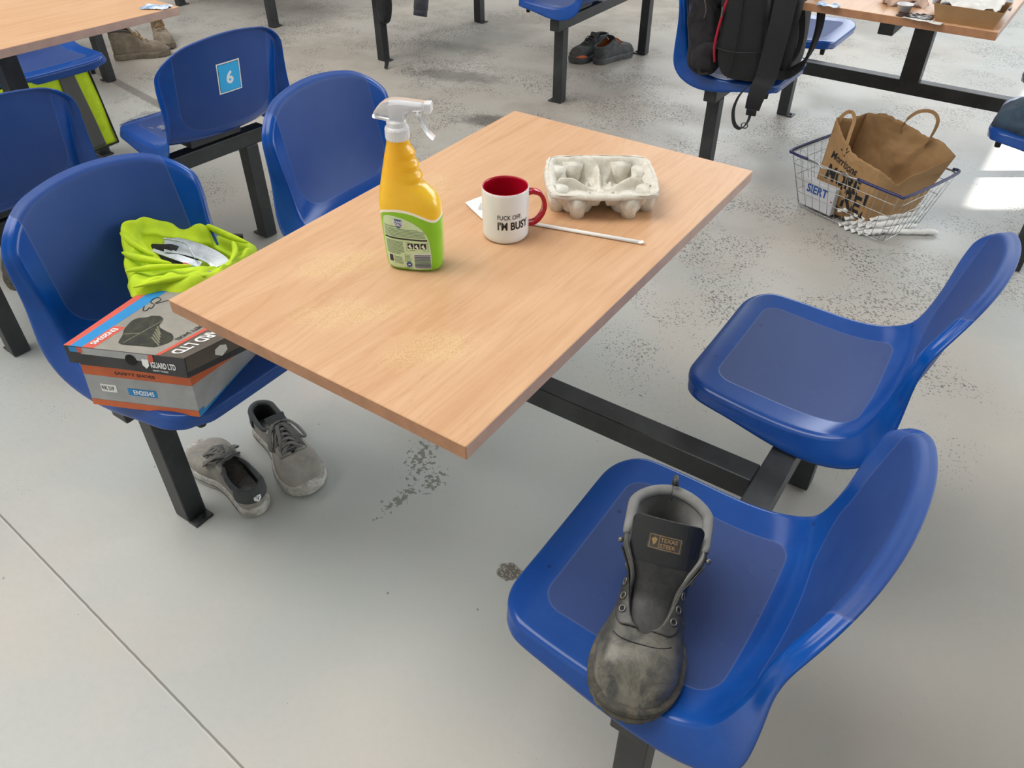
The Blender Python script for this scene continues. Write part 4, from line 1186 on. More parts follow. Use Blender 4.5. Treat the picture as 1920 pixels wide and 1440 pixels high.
# --- grey trainers under the near left seat
MT['trainer'] = leather('dirty_grey_suede', srgb(128, 126, 122), srgb(150, 147, 141), .85, srgb(168, 160, 146), .6, 12)
MT['trainer_dark'] = simple('grey_textile', srgb(72, 75, 77), .85, 0, .2, 40, .4, 300, .0008)
MT['trainer_sole'] = leather('dirty_white_rubber', srgb(196, 194, 188), srgb(168, 165, 157), .75, srgb(92, 88, 80), .5, 26)
MT['lace'] = simple('grey_lace', srgb(118, 118, 115), .9, 0, .2, 60, .4, 500, .0006)
def trainer(loc, yaw, side, label, tan=False):
    S_ = Shoe(.305, .114, .027,
              ((0, .086), (.02, .084), (.05, .074), (.085, .072), (.11, .082), (.128, .088), (.15, .084), (.175, .077), (.20, .070), (.225, .066), (.25, .062), (.272, .052), (.288, .040), (.297, .030), (.300, .027)),
              ((0, .028), (.03, .032), (.07, .034), (.10, .031), (.12, .022), (.14, .015), (.17, .012), (.195, .009), (.205, .0)), .58, side, .009)
    t = empty('trainer', loc, yaw, label, 'shoe', 'grey trainers under the near left seat')
    S_.upper('upper', [MT['trainer'], MT['dark_lining']], t, 48, 14, .006, .0010)
    S_.sole('sole', MT['trainer_sole'], t, [(0, -.003), (.002, .001), (.012, .0035), (.024, .0030), (.030, .0015), (.032, -.003)])
    mid = [S_.P(x, sd, 0)+Vector((0, sd*.0052*min(1, S_.hw(x)/.02), -.012+.006*max(0, (x/.3-.8)/.2)**2)) for sd, xs_ in ((1, S_.xs(30)), (-1, S_.xs(30)[-2:0:-1])) for x in xs_]
    tube('sole_groove', mid, .0009, MT['trainer_dark'], t, 5, True)
    S_.collar('padded_collar', MT['trainer_dark'], t, .0070, .118, .98)
    S_.insole(MT['dark_lining'], t, .030, .19)
    # heel panel wrapped round the back
    V = []; F = []
    xs_ = [.045*(i/8)**1.6 for i in range(8, -1, -1)]; ring = [(x, 1) for x in xs_]+[(x, -1) for x in xs_[::-1][1:]]
    for x, sd in ring:
        for j in range(6):
            V.append(S_.P(max(x, .0002), sd, .22+.76*j/5, 0)+Vector((-.0045*(1-x/.07), sd*.0030*(x/.045)**.5, 0)))
    for i in range(len(ring)-1):
        for j in range(5):
            a = i*6+j; F.append((a, a+1, a+7, a+6))
    o = mesh('heel_patch', V, F, MT['trainer_dark'], t); solid(o, .002, 0)
    hx = [(cos(pi/2+pi/3*i)*.0105, sin(pi/2+pi/3*i)*.0105) for i in range(6)]
    bar = [rect_vf(-.0045, .0018, .0045, .0038), rect_vf(-.0010, -.0055, .0010, .0018)]
    mp = lambda off: (lambda u, v: Vector((-.0082-off+40*u*u, u, .064+v)))
    decal('heel_badge', [poly_vf(hx)], mp(0), MT['white'], o); decal('badge_letter', bar, mp(.0004), MT['trainer_dark'], o)
    S_.tongue(MT['trainer_dark'], t, ((.205, .070), (.18, .079), (.155, .087), (.132, .096), (.115, .108), (.106, .117)), ((0, .012), (.5, .020), (1, .027)), .006, 6.0)
    lc = []
    for i in range(6):
        x = .128+.0145*i
        a, b = S_.P(x, 1, .80, .003), S_.P(x, -1, .80, .003); m_ = Vector((x, S_.cy(x), sinterp(S_.H, x)+.010))
        lc.append(ribbon_vf(catmull([a, a.lerp(m_, .6)+Vector((0, 0, .003)), m_, b.lerp(m_, .6)+Vector((0, 0, .003)), b], 4), (1, .15*(-1)**i, 0), .0085, .0024))
    for i in range(5):
        x = .128+.0145*i
        a, b = S_.P(x, 1, .86, .005), S_.P(x+.0145, -1, .86, .005); m_ = Vector((x+.007, S_.cy(x), sinterp(S_.H, x)+.014))
        lc.append(ribbon_vf(catmull([a, m_, b], 5), (1, .5, 0), .0085, .0022))
        a, b = S_.P(x, -1, .86, .005), S_.P(x+.0145, 1, .86, .005)
        lc.append(ribbon_vf(catmull([a, m_+Vector((0, 0, .002)), b], 5), (1, -.5, 0), .0085, .0022))
    multi('laces', lc, MT['lace'], t, False)
    k0 = Vector((.122, S_.cy(.12), .102)); bw = []
    for sd in (1, -1):
        bw.append(ribbon_vf(catmull([k0, k0+Vector((.012, sd*.018, .010)), k0+Vector((.030, sd*.036, -.006)), k0+Vector((.052, sd*.046, -.030)), k0+Vector((.050, sd*.034, -.026)), k0+Vector((.028, sd*.020, -.004)), k0], 5), (.5, -sd*.6, .4), .0100, .0024))
        bw.append(ribbon_vf(catmull([k0, k0+Vector((.02, sd*.010, .004)), k0+Vector((.05, sd*.018, -.008)), k0+Vector((.075, sd*.026, -.028)), k0+Vector((.085, sd*.03, -.042))], 5), (.3, sd*1, .2), .0095, .0024))
    V, F = tube_vf([k0+Vector((0, -.008, 0)), k0, k0+Vector((0, .008, 0))], .0055, 8); bw.append((V, F))
    multi('lace_bow', bw, MT['lace'], t, False)
    # eyestay panels
    for sd in (1, -1):
        V = []; F = []
        for i in range(13):
            x = .112+.098*i/12
            for j in range(5):
                V.append(S_.P(x, sd, .62+.37*j/4+.10*(i/12)**3*(1-j/4), .0016))
        for i in range(12):
            for j in range(4):
                a = i*5+j; F.append((a, a+1, a+6, a+5))
        o = mesh('lace_panel', V, F, MT['trainer'], t); solid(o, .0022, 0)
    return t
trainer((-.672, -.158, 0), atan2(-.098, .287), 1, 'dirty grey laced trainer under the near left seat, toe towards the camera')
trainer((-.440, -.370, 0), atan2(.050, -.29), -1, 'dirty grey trainer beside the black leg, heel with white hexagon badge towards the camera')

# --- simpler pairs in the distance, each with upper, sole, collar, laces
def ankle_boot(loc, yaw, side, label, group, m_up, m_sole, m_lin, high=.155, name='boot', cat='boot', scale=1.0, toe=None, hl=1.0):
    S_ = Shoe(.300, .112, .030,
              ((0, high*hl), (.03, high*hl+.003), (.07, high*(.4+.6*hl)), (.10, high-.006), (.12, high*.82+.006), (.145, .112 if high > .11 else .088), (.17, .094 if high > .11 else .08), (.20, .082), (.23, .078), (.26, .070), (.28, .056), (.294, .042), (.300, .033)),
              ((0, .028), (.03, .034), (.07, .037), (.10, .034), (.12, .026), (.14, .016), (.17, .012), (.19, .008), (.20, .0)), .60, side, .008)
    t = empty(name, loc, yaw, label, cat, group); t.scale = (scale,)*3
    S_.upper('upper', [m_up, m_lin], t, 36, 10, .006, .0022)
    S_.sole('sole', m_sole, t, [(0, -.002), (.002, .002), (.020, .004), (.030, .003), (.034, -.001)])
    S_.collar('padded_collar', m_lin if high < .12 else MT['trainer_dark'], t, .007, .115, .98)
    S_.insole(m_lin, t, .036, .19)
    S_.tongue(m_up, t, ((.20, .082), (.17, .092), (.145, high*.5+.03), (.125, high*.85+.01), (.112, high+.012)), ((0, .012), (.5, .022), (1, .030)), .006, 6)
    lc = []
    for i in range(5):
        x = .125+.0155*i; a, b = S_.P(x, 1, .84, .003), S_.P(x+.007*(-1)**i, -1, .84, .003); m_ = (a+b)/2; m_.z = max(a.z, b.z)+.007
        lc.append(tube_vf(catmull([a, m_, b], 5), .0024, 6))
    k0 = S_.P(.125, 1, .9, .01); k0.y = S_.cy(.12)
    for sd in (1, -1):
        lc.append(tube_vf(catmull([k0, k0+Vector((.02, sd*.025, .004)), k0+Vector((.035, sd*.034, -.03)), k0+Vector((.02, sd*.02, -.01)), k0], 5), .0022, 6))
    multi('laces', lc, m_lin if toe is None else MT['boot_black'], t)
    if toe is not None:
        V = []; F = []; n_ = 12; m2 = 12
        for i in range(n_+1):
            x = .252+.0475*(1-(1-i/n_)**2)
            for j in range(m2+1):
                f_ = 2*j/m2-1; V.append(S_.P(x, 1 if f_ > 0 else -1, .45*(1-abs(f_)) if False else (1-abs(f_))*.42, .0015) if abs(f_) >= .0 else None)
        # bumper: the lower strip only, one per side joined at the toe
        V = []; F = []
        ring = [(.235+.0648*(i/14), 1) for i in range(15)]+[(.235+.0648*(1-i/14), -1) for i in range(1, 15)]
        for x, sd in ring:
            for j in range(4):
                p = S_.P(x, sd, .42*j/3*max(.05, (x-.235)/.065)); c_ = Vector((.25, S_.cy(x), p.z)); d_ = (p-c_).normalized(); V.append(p+d_*.0022)
        for i in range(len(ring)-1):
            for j in range(3):
                a = i*4+j; F.append((a, a+1, a+5, a+4))
        o = mesh('toe_bumper', V, F, toe, t); solid(o, .002, 0)
    return t
MT['tan_boot'] = leather('tan_nubuck', srgb(112, 101, 86), srgb(134, 122, 106), .85, srgb(160, 150, 134), .5, 10)
MT['tan_sole'] = leather('tan_sole', srgb(92, 82, 70), srgb(120, 110, 96), .8, srgb(150, 140, 122), .5, 14)
MT['tan_lin'] = simple('tan_lining', srgb(150, 112, 62), .8)
MT['char'] = leather('charcoal_textile', srgb(48, 50, 53), srgb(64, 66, 68), .6, srgb(100, 98, 94), .3, 14)
MT['orange'] = simple('orange_rubber', srgb(206, 104, 62), .55, 0, .3, 30)
MT['orange_lin'] = simple('orange_lining', srgb(168, 88, 34), .8)
ankle_boot((-3.715, 1.475, 0), atan2(.215, .14)-.0, 1, 'tan lace-up boot beside a black leg at far left, nearer of the pair', 'tan boots on the floor at far left', MT['tan_boot'], MT['tan_sole'], MT['tan_lin'], .158)
ankle_boot((-3.88, 1.90, 0), atan2(-.12, .22), -1, 'tan lace-up boot at far left, the farther one, half hidden behind its pair', 'tan boots on the floor at far left', MT['tan_boot'], MT['tan_sole'], MT['tan_lin'], .158)
ankle_boot((-1.49, 3.175, 0), atan2(-.275, -.04), 1, 'charcoal trainer with orange toe under the centre rail, left of its pair', 'charcoal and orange trainers', MT['char'], MT['char'], MT['dark_lining'], .120, 'trainer', 'shoe', 1.0, MT['orange'], .85)
ankle_boot((-1.418, 2.940, 0), atan2(.27, .055), -1, 'charcoal trainer with orange lining under the centre rail, right of its pair', 'charcoal and orange trainers', MT['char'], MT['char'], MT['orange_lin'], .125, 'trainer', 'shoe', 1.0, None, .72)
MT['dkboot'] = leather('dark_grey_leather', srgb(60, 58, 56), srgb(82, 80, 76), .7, srgb(110, 106, 98), .4, 12)
ankle_boot((-2.12, -.02, 0), atan2(-.12, .275), 1, 'dark grey dusty boot behind the near left seat at the left edge', 'dark boots at the left edge', MT['dkboot'], MT['boot_sole'], MT['dark_lining'], .15)
ankle_boot((-2.22, -.14, 0), atan2(-.15, .26), -1, 'dark boot at the left edge almost wholly hidden behind the black leg', 'dark boots at the left edge', MT['dkboot'], MT['boot_sole'], MT['dark_lining'], .15)

# ------------------------------------------------------------------ cloth
def fabric(name, c1, c2, rough=.85, wr=.35, sc_=22, bd=.004):
    k = NT(name); c = k.tc('Object'); n = k.noise(c, sc_, 4, .6, .8); f = k.noise(c, 600, 2, .6)
    k.base(k.mix(k.ramp(n, .35, .7), c1, c2)); k.set(Roughness=rough, Sheen_Weight=.04)
    k.bump(k.math('ADD', n, k.math('MULTIPLY', f, .06)), wr, bd); return k.m
MT['hivis'] = fabric('hi_vis_yellow', srgb(196, 222, 22), srgb(178, 208, 20), .75)
MT['hivis'].node_tree.nodes['Principled BSDF'].inputs['Emission Strength'].default_value = 0
def reflective():
    k = NT('reflective_tape'); c = k.tc('Object'); n = k.noise(c, 25, 4, .6, .5)
    k.base(k.mix(k.ramp(n, .35, .7), srgb(206, 212, 220), srgb(168, 176, 186))); k.set(Roughness=.38, Metallic=.35); k.bump(n, .5, .003); return k.m
MT['tape'] = reflective()
def loft(name, loops, mat, parent, n_around=96, steps=4, amp=.004, fr=22, closed_end=True, seed=0):
    R_ = [catmull(l, max(2, n_around//len(l)), True) for l in loops]
    N = min(len(r) for r in R_); R_ = [[r[int(i*len(r)/N)] for i in range(N)] for r in R_]
    cols = []
    for i in range(N): cols.append(catmull([r[i] for r in R_], steps))
    M_ = len(cols[0]); V = []; F = []
    for i in range(N):
        for j in range(M_):
            p = cols[i][j]; w_ = sin(pi*min(1, j/(M_-1)*1.15)) if j < M_-1 else 0
            d = Vector((noise.noise(p*fr+Vector((seed, 0, 0))), noise.noise(p*fr+Vector((0, seed+7, 0))), abs(noise.noise(p*fr*.8+Vector((0, 0, seed+3))))*1.6-.3))*amp
            V.append(p+d*(.4+.6*max(0, w_)))
    for i in range(N):
        for j in range(M_-1):
            a = i*M_+j; b = ((i+1) % N)*M_+j; F.append((a, b, b+1, a+1))
    if closed_end: F.append(tuple(i*M_+M_-1 for i in range(N)))
    o = mesh(name, V, F, mat, parent); return o
JO = [(-0.745, -0.291, 0.645), (-0.734, -0.319, 0.63), (-0.699, -0.346, 0.61), (-0.655, -0.380, 0.588), (-0.605, -0.402, 0.592), (-0.574, -0.357, 0.588), (-0.537, -0.33, 0.578), (-0.540, -0.25, 0.565), (-0.585, -0.165, 0.545), (-0.650, -0.062, 0.51), (-0.716, -0.069, 0.505), (-0.735, -0.097, 0.53), (-0.732, -0.124, 0.575), (-0.741, -0.166, 0.58), (-0.752, -0.194, 0.60), (-0.750, -0.243, 0.63)]
JI = [(-.728, -.283, .622), (-.712, -.290, .605), (-.680, -.287, .590), (-.655, -.290, .58), (-.630, -.285, .578), (-.605, -.262, .575), (-.585, -.235, .570), (-.590, -.205, .552), (-.605, -.178, .540), (-.650, -.130, .520), (-.675, -.130, .520), (-.694, -.138, .530), (-.700, -.150, .55), (-.698, -.190, .575), (-.711, -.225, .598), (-.722, -.262, .618)]
jc = Vector((-.66, -.22, .56))
J = empty('hi_vis_jacket', (-.66, -.22, .45), 0, 'crumpled fluorescent yellow work jacket with silver band heaped on the near left seat', 'jacket')
def jr(p): return Vector(p)-Vector((-.66, -.22, .45))
def tow(p, c_, f, z=None):
    q = Vector(p).lerp(Vector(c_), f)
    if z is not None: q.z = z
    return q
base = []
for i, p in enumerate(JO):
    zb = .447 if not (p[1] < -.16 and p[0] > -.66) else p[2]-.022
    base.append(jr(tow(p, jc, .06, zb)))
outer = [jr((p[0], p[1], p[2]-.018)) for p in JO]
crest = [jr(tow(p, q, .22, max(p[2], q[2])+.006)) for p, q in zip(JO, JI)]
mid_ = [jr(tow(p, q, .62, (p[2]+q[2])/2+.002*(-1)**i)) for i, (p, q) in enumerate(zip(JO, JI))]
inn = [jr(p) for p in JI]
inn2 = [jr(tow(p, (-.655, -.21, .55), .04, p[2]-.014)) for p in JI]
flo = [jr(tow(p, (-.655, -.21, .53), .25, p[2]-.034)) for p in JI]
def shell_j(): 
    return loft('jacket_shell', [base, outer, crest, mid_, inn, inn2, flo], MT['hivis'], J, 160, 4, .010, 26, True, 2)
shell_j()
MT['dkfab'] = fabric('black_fabric', srgb(28, 28, 31), srgb(40, 40, 44), .9)
inpad = loft('dark_lining', [[jr(tow(p, (-.655, -.21, .54), .03, p[2]-.026)) for p in JI], [jr(tow(p, (-.655, -.21, .53), .5, p[2]-.030)) for p in JI]], MT['dkfab'], J, 96, 2, .003, 30, True, 4)
bandp = catmull([jr(p) for p in ((-.708, -.248, .590), (-.686, -.222, .578), (-.655, -.200, .564), (-.625, -.190, .552), (-.600, -.195, .546))], 6)
V, F = ribbon_vf(bandp, Vector((-.45, .75, .2)), lambda t: .052-.010*t, .003); o = mesh('reflective_band', V, F, MT['tape'], J, False); subsurf(o, 1)
bandp = catmull([jr(p) for p in ((-.712, -.272, .588), (-.686, -.256, .574), (-.655, -.240, .562), (-.625, -.228, .555))], 6)
V, F = ribbon_vf(bandp, Vector((-.45, .75, .35)), .016, .003); o = mesh('reflective_band', V, F, MT['tape'], J, False)
tube('piping', catmull([jr(p) for p in ((-.752, -.205, .612), (-.742, -.165, .592), (-.735, -.125, .572), (-.728, -.10, .548))], 5), .0030, MT['dkfab'], J, 6)
tube('drawcord', catmull([jr(p) for p in ((-.700, -.250, .606), (-.672, -.222, .592), (-.650, -.225, .578), (-.630, -.232, .572))], 5), .0022, MT['tape'], J, 6)
V, F = ribbon_vf(catmull([jr(p) for p in ((-.735, -.105, .515), (-.742, -.085, .510), (-.738, -.060, .506), (-.722, -.042, .503))], 4), Vector((0, 0, 1)), .020, .010); mesh('black_hem', V, F, MT['dkfab'], J, False)
for i, (a, b, c_, w_) in enumerate((((-.600, -.398, .598), (-.57, -.33, .592), (-.545, -.27, .578), .006), ((-.735, -.318, .640), (-.705, -.318, .625), (-.66, -.305, .604), .007), ((-.700, -.346, .618), (-.66, -.335, .612), (-.61, -.300, .600), .008), ((-.655, -.375, .604), (-.62, -.33, .602), (-.585, -.27, .588), .007), ((-.64, -.09, .540), (-.69, -.11, .556), (-.735, -.14, .590), .008), ((-.58, -.185, .556), (-.62, -.14, .548), (-.68, -.10, .540), .007))):
    tube('fold', catmull([jr(a), jr(b), jr(c_)], 8), w_, MT['hivis'], J, 8, False, lambda t: .25+.75*sin(pi*t))
# ------------------------------------------------------------------ second table: clutter, backpack, cloth
UBP = Vector(UB.location)
MT['kraft'] = simple('kraft_card', srgb(172, 134, 92), .75, 0, .12, 14, .2, 90, .0008)
def tray_box(name, loc, rz, w, d, h, flare, mat, label, cat):
    t = empty(name, loc, rz, label, cat)
    b = [Vector((sx*w/2, sy*d/2, .001)) for sx, sy in ((-1, -1), (1, -1), (1, 1), (-1, 1))]
    tp_ = [Vector((sx*(w/2+flare), sy*(d/2+flare*.7), h)) for sx, sy in ((-1, -1), (1, -1), (1, 1), (-1, 1))]
    V = b+tp_; F = [(3, 2, 1, 0), (0, 1, 5, 4), (1, 2, 6, 5), (2, 3, 7, 6), (3, 0, 4, 7)]
    o = mesh('tray_body', V, F, mat, t, False); solid(o, .0015, 1); return t
ctr = tray_box('card_tray', (.452, 1.925, TT), radians(-1), .165, .120, .052, .016, MT['kraft'], 'open brown cardboard food tray near the corner of the top right table', 'food tray')
sheet('paper_liner', [(-.085, -.060, .045), (.075, -.055, .043), (.085, .06, .06), (-.085, .06, .06)], 26, 20, .030, 4, MT['paper'], ctr, .0006, 3)
wr = empty('food_wrapper', (.43, 2.02, TT), .2, 'crumpled white and blue paper wrapper behind the brown cardboard tray', 'wrapper')
sheet('wrapper_sheet', [(-.11, -.05, .03), (.12, -.04, .03), (.12, .08, .05), (-.11, .07, .05)], 26, 20, .045, 5, simple('wrapper_paper', srgb(226, 222, 214), .6, 0, 0, 30, .4, 60, .002, srgb(116, 150, 196)), wr, .0006, 8)
cp = empty('sauce_pot', (.262, 1.905, TT), 0, 'small white plastic sauce pot left of the brown cardboard tray', 'pot')
V, F = lathe_vf([(0, .001), (.018, .001), (.024, .026), (.0255, .026), (.0250, .0275), (.0235, .027), (.018, .003), (0, .003)], 32); mesh('pot_body', V, F, simple('white_plastic', srgb(232, 234, 238), .3), cp)
V, F = lathe_vf([(0, .018), (.021, .018)], 24); mesh('sauce', V, F, simple('brown_sauce', srgb(120, 70, 44), .3), cp)
dw = empty('dark_wrapper', (.305, 1.875, TT), .1, 'flat dark brown plastic wrapper lying beside the cardboard tray', 'wrapper')
sheet('film', [(-.055, -.020, .003), (.050, -.026, .003), (.055, .03, .004), (-.05, .03, .004)], 18, 12, .006, 5, simple('dark_film', srgb(66, 50, 44), .3), dw, .0005, 4)
rp = empty('till_receipt', (.335, 1.848, TT), radians(-8), 'long white till receipt poking out in front of the cardboard tray', 'receipt')
sheet('paper', [(-.062, -.013, .0015), (.060, -.016, .0015), (.062, .014, .0015), (-.060, .016, .0015)], 16, 6, .002, 4, MT['paper'], rp, .0003, 6)
decal('print', [rect_vf(-.052+i*.012, -.008, -.050+i*.012, .010) for i in range(8)], lambda u, v: (u, v, .0042), MT['print_grey'], rp)
nk = empty('paper_napkin', (.235, 2.02, TT), .4, 'crumpled pinkish paper napkin further back on the top right table', 'napkin')
sheet('napkin_sheet', [(-.07, -.05, .01), (.07, -.05, .01), (.07, .06, .02), (-.07, .05, .02)], 20, 16, .03, 4, simple('pinkish_paper', srgb(204, 176, 160), .8), nk, .0006, 11)
def sachet(loc, rz, label, group, s=1.0, seed=1):
    t = empty('sachet', loc, rz, label, 'sachet', group)
    o = sheet('foil', [(-.045*s, -.028*s, .003), (.045*s, -.024*s, .003), (.045*s, .026*s, .003), (-.045*s, .028*s, .003)], 18, 12, .007, 3, simple('sachet_print', srgb(92, 152, 210), .35, .1, 0, 28, .3, 50, .001, srgb(232, 236, 242)), t, .0008, seed)
    return t
sachet((-1.795, .585, TT), radians(25), 'crumpled blue and white sachet on the corner of the far left table', 'blue and white sachets', 1.0, 1)
sachet((.035, 1.853, TT), radians(8), 'blue and white sachet on the left corner of the top right table', 'blue and white sachets', .8, 5)

# jeans-blue cloth on the right seat of the second table
jn = empty('folded_trousers', (.815, 1.950, .445), 0, 'slate blue cloth garment heaped on the seat at the right edge', 'clothing')
MT['slate'] = fabric('slate_cloth', srgb(54, 74, 92), srgb(38, 54, 70), .85)
def heap(name, outline, h, mat, parent, z0=0.0, amp=.01, fr=14, seed=0, p=2.2):
    """soft mound over a closed outline (local x,y)"""
    O_ = catmull([(x, y, 0) for x, y in outline], 8, True); c_ = sum(O_, Vector())/len(O_); V = []; F = []; n = len(O_); m = 12
    for j in range(m+1):
        f = 1-j/m
        for q in O_:
            r = c_+(q-c_)*(f if f > .02 else .02); zz = h*(1-f**p)**.5
            r = Vector((r.x, r.y, z0+zz)); k_ = .3+.7*(1-abs(2*f-1))
            r += Vector((noise.noise(r*fr+Vector((seed, 0, 0))), noise.noise(r*fr+Vector((0, seed, 9))), noise.noise(r*fr*1.3+Vector((4, 0, seed)))))*amp*(k_ if f > .97 or True else 0)
            if j == 0: r.z = z0
            V.append(r)
    for j in range(m):
        for i in range(n): F.append((j*n+i, j*n+(i+1) % n, (j+1)*n+(i+1) % n, (j+1)*n+i))
    F.append(tuple(m*n+i for i in range(n))); F.append(tuple(range(n-1, -1, -1)))
    return mesh(name, V, F, mat, parent)
heap('cloth', [(-.175, -.10), (-.19, -.04), (-.185, .06), (-.16, .13), (-.05, .15), (.10, .14), (.19, .10), (.22, 0), (.19, -.11), (.05, -.15), (-.08, -.14)], .095, MT['slate'], jn, .002, .022, 11, 3)
heap('trouser_leg', [(-.13, -.10), (-.165, -.03), (-.14, .02), (.0, .00), (.15, -.03), (.17, -.09), (.0, -.13)], .11, MT['slate'], jn, .010, .015, 14, 8)

# backpack
bp_ = empty('backpack', (-.218, 1.965, .452), radians(4), 'black backpack with red zip standing on the top right blue seat', 'backpack')
MT['nylon'] = fabric('black_nylon', srgb(17, 19, 23), srgb(12, 13, 16), .6, .3, 16, .006)
MT['strap'] = fabric('black_webbing', srgb(26, 27, 31), srgb(20, 21, 25), .8, .2, 60, .001)
MT['red'] = simple('red_piping', srgb(170, 22, 48), .5)
def rbox(name, a, b, c, ex, mat, parent, loc, n=40, m=30, amp=.006, fr=9, seed=0, lean=0.0):
    V = []; F = []
    for j in range(m+1):
        ph = -pi/2+pi*j/m
        for i in range(n):
            th = 2*pi*i/n
            def pw(v, e): return math.copysign(abs(v)**e, v)
            x = a*pw(cos(ph), ex)*pw(cos(th), ex); y = b*pw(cos(ph), ex)*pw(sin(th), ex); z = c*pw(sin(ph), ex)
            p = Vector((x, y, z)); s_ = Vector((noise.noise(p*fr+Vector((seed, 0, 0))), noise.noise(p*fr+Vector((0, seed, 5))), noise.noise(p*fr+Vector((2, 0, seed)))*.4))*amp
            p += s_; p.x += lean*p.z; V.append(p)
    for j in range(m):
        for i in range(n): F.append((j*n+i, j*n+(i+1) % n, (j+1)*n+(i+1) % n, (j+1)*n+i))
    o = mesh(name, V, F, mat, parent); o.location = loc; return o
rbox('bag_body', .115, .160, .245, .42, MT['nylon'], bp_, (0, .02, .245), lean=-.10)
rbox('front_pocket', .085, .045, .185, .45, MT['nylon'], bp_, (-.015, -.145, .195), amp=.006, seed=4, lean=-.10)
rbox('side_panel', .045, .13, .20, .45, MT['nylon'], bp_, (.105, .03, .205), amp=.006, seed=7, lean=-.06)
zp = catmull([(-.095, -.168, .06), (-.100, -.182, .12), (-.092, -.186, .20), (-.075, -.186, .30), (-.05, -.18, .40)], 8)
tube('red_zip', zp, .0050, MT['red'], bp_, 8); box('zip_puller', (-.088, -.196, .235), (.006, .004, .032), MT['metal'], bp_, .001)
tube('seam', catmull([(-.03, -.196, .02), (-.02, -.200, .12), (-.02, -.198, .22), (-.025, -.19, .36)], 6), .0018, MT['rubber'], bp_, 6)
tube('seam', catmull([(-.09, -.190, .115), (-.03, -.200, .112), (.03, -.198, .118), (.07, -.18, .12)], 6), .0018, MT['rubber'], bp_, 6)
s1 = catmull([(.105, -.10, .44), (.110, -.150, .34), (.115, -.185, .22), (.112, -.200, .12), (.108, -.212, .05), (.100, -.232, .018), (.094, -.243, -.020), (.090, -.240, -.055)], 6)
ribbon('shoulder_strap', s1, Vector((1, .15, 0)), lambda t: .072-.022*max(0, t-.55)/.45, .012, MT['strap'], bp_, False)
box('buckle', (.089, -.243, -.066), (.036, .010, .024), MT['rubber'], bp_, .002, (0.1, 0, 0))
s2 = catmull([(.088, -.243, -.070), (.082, -.243, -.105), (.062, -.243, -.132), (.036, -.243, -.118), (.024, -.243, -.070), (.034, -.243, -.020), (.052, -.232, .010), (.066, -.216, .022)], 6)
ribbon('webbing_loop', s2, Vector((.15, 1, 0)), .024, .0022, MT['strap'], bp_, False)
tube('slider_ring', [Vector((.074+.012*cos(a), -.243, -.118+.010*sin(a))) for a in [2*pi*i/20 for i in range(20)]], .0022, MT['metal'], bp_, 6, True)
s3 = catmull([(.125, .02, .46), (.165, -.005, .37), (.200, -.010, .27), (.212, -.015, .17), (.195, -.040, .075), (.150, -.080, .030), (.105, -.12, .035)], 7)
ribbon('shoulder_strap', s3, Vector((.2, .7, .6)), lambda t: .045-.015*t, .009, MT['strap'], bp_, False)
s4 = catmull([(.11, -.02, .30), (.150, -.035, .22), (.165, -.04, .13), (.150, -.05, .06), (.10, -.07, .03)], 6)
ribbon('webbing', s4, Vector((.3, .8, .3)), .028, .003, MT['strap'], bp_, False)
# fleece stuffed beside it
fl_ = empty('dark_fleece', (-.395, 1.885, .452), 0, 'charcoal fleece sleeve stuffed beside the black backpack on the same seat', 'clothing')
MT['fleece'] = fabric('charcoal_fleece', srgb(38, 35, 38), srgb(24, 22, 26), .95, .5, 30, .003)
rbox('sleeve', .052, .060, .135, .62, MT['fleece'], fl_, (.02, -.03, .135), amp=.022, fr=14, seed=2, lean=-.10)
rbox('cuff', .046, .052, .060, .62, MT['fleece'], fl_, (.045, -.060, .062), amp=.016, fr=18, seed=5)
rbox('hood', .07, .08, .10, .7, MT['fleece'], fl_, (-.01, .02, .27), amp=.026, fr=13, seed=9)
tube('cuff_edge', catmull([(.012, -.105, .060), (.020, -.120, .040), (.045, -.118, .030), (.060, -.125, .018), (.085, -.115, .022)], 6), .0045, MT['fleece'], fl_, 8)
tube('zip', catmull([(-.0, -.085, .300), (.02, -.100, .27), (.035, -.100, .23), (.030, -.095, .20)], 6), .0022, MT['metal'], fl_, 6)

# ------------------------------------------------------------------ shopping basket, paper bag, carton, rolls
BK = empty('wire_basket', (.300, 1.955, 0), radians(-19.4), 'chrome wire shopping basket with blue handle grips on the floor', 'basket')
MT['wire'] = simple('bright_wire', srgb(170, 172, 172), .3, .85)
MT['bluegrip'] = simple('navy_plastic', srgb(34, 36, 92), .35)
BH, BX1, BY1, BX0, BY0, BZ0 = .215, .238, .172, .188, .125, .012
def bk(sx, sy, t): return Vector(((BX0+(BX1-BX0)*t)*sx, (BY0+(BY1-BY0)*t)*sy, BZ0+(BH-BZ0)*t))
def rr_ring(t, r=.03, n=6):
    hx, hy = BX0+(BX1-BX0)*t, BY0+(BY1-BY0)*t; z = BZ0+(BH-BZ0)*t; P_ = []
    for cx, cy, a0 in ((1, 1, 0), (-1, 1, 90), (-1, -1, 180), (1, -1, 270)):
        for k_ in range(n+1):
            a = radians(a0+90*k_/n); P_.append((cx*(hx-r)+r*cos(a), cy*(hy-r)+r*sin(a), z))
    return P_
W = []
for t in (0, .28, .56, .82): W.append(tube_vf(rr_ring(t), .0014, 6, True))
for i in range(12):
    f = -1+2*i/11
    for sy in (-1, 1): W.append(tube_vf([bk(f*.93, sy, 0), bk(f*.93, sy, 1)], .0010, 6))
    W.append(tube_vf([bk(f*.93, -1, 0), bk(f*.93, 1, 0)], .0010, 6))
for i in range(8):
    f = -1+2*i/7
    for sx in (-1, 1): W.append(tube_vf([bk(sx, f*.9, 0), bk(sx, f*.9, 1)], .0010, 6))
    W.append(tube_vf([bk(-1, f*.9, 0), bk(1, f*.9, 0)], .0010, 6))
multi('wire_body', W, MT['wire'], BK)
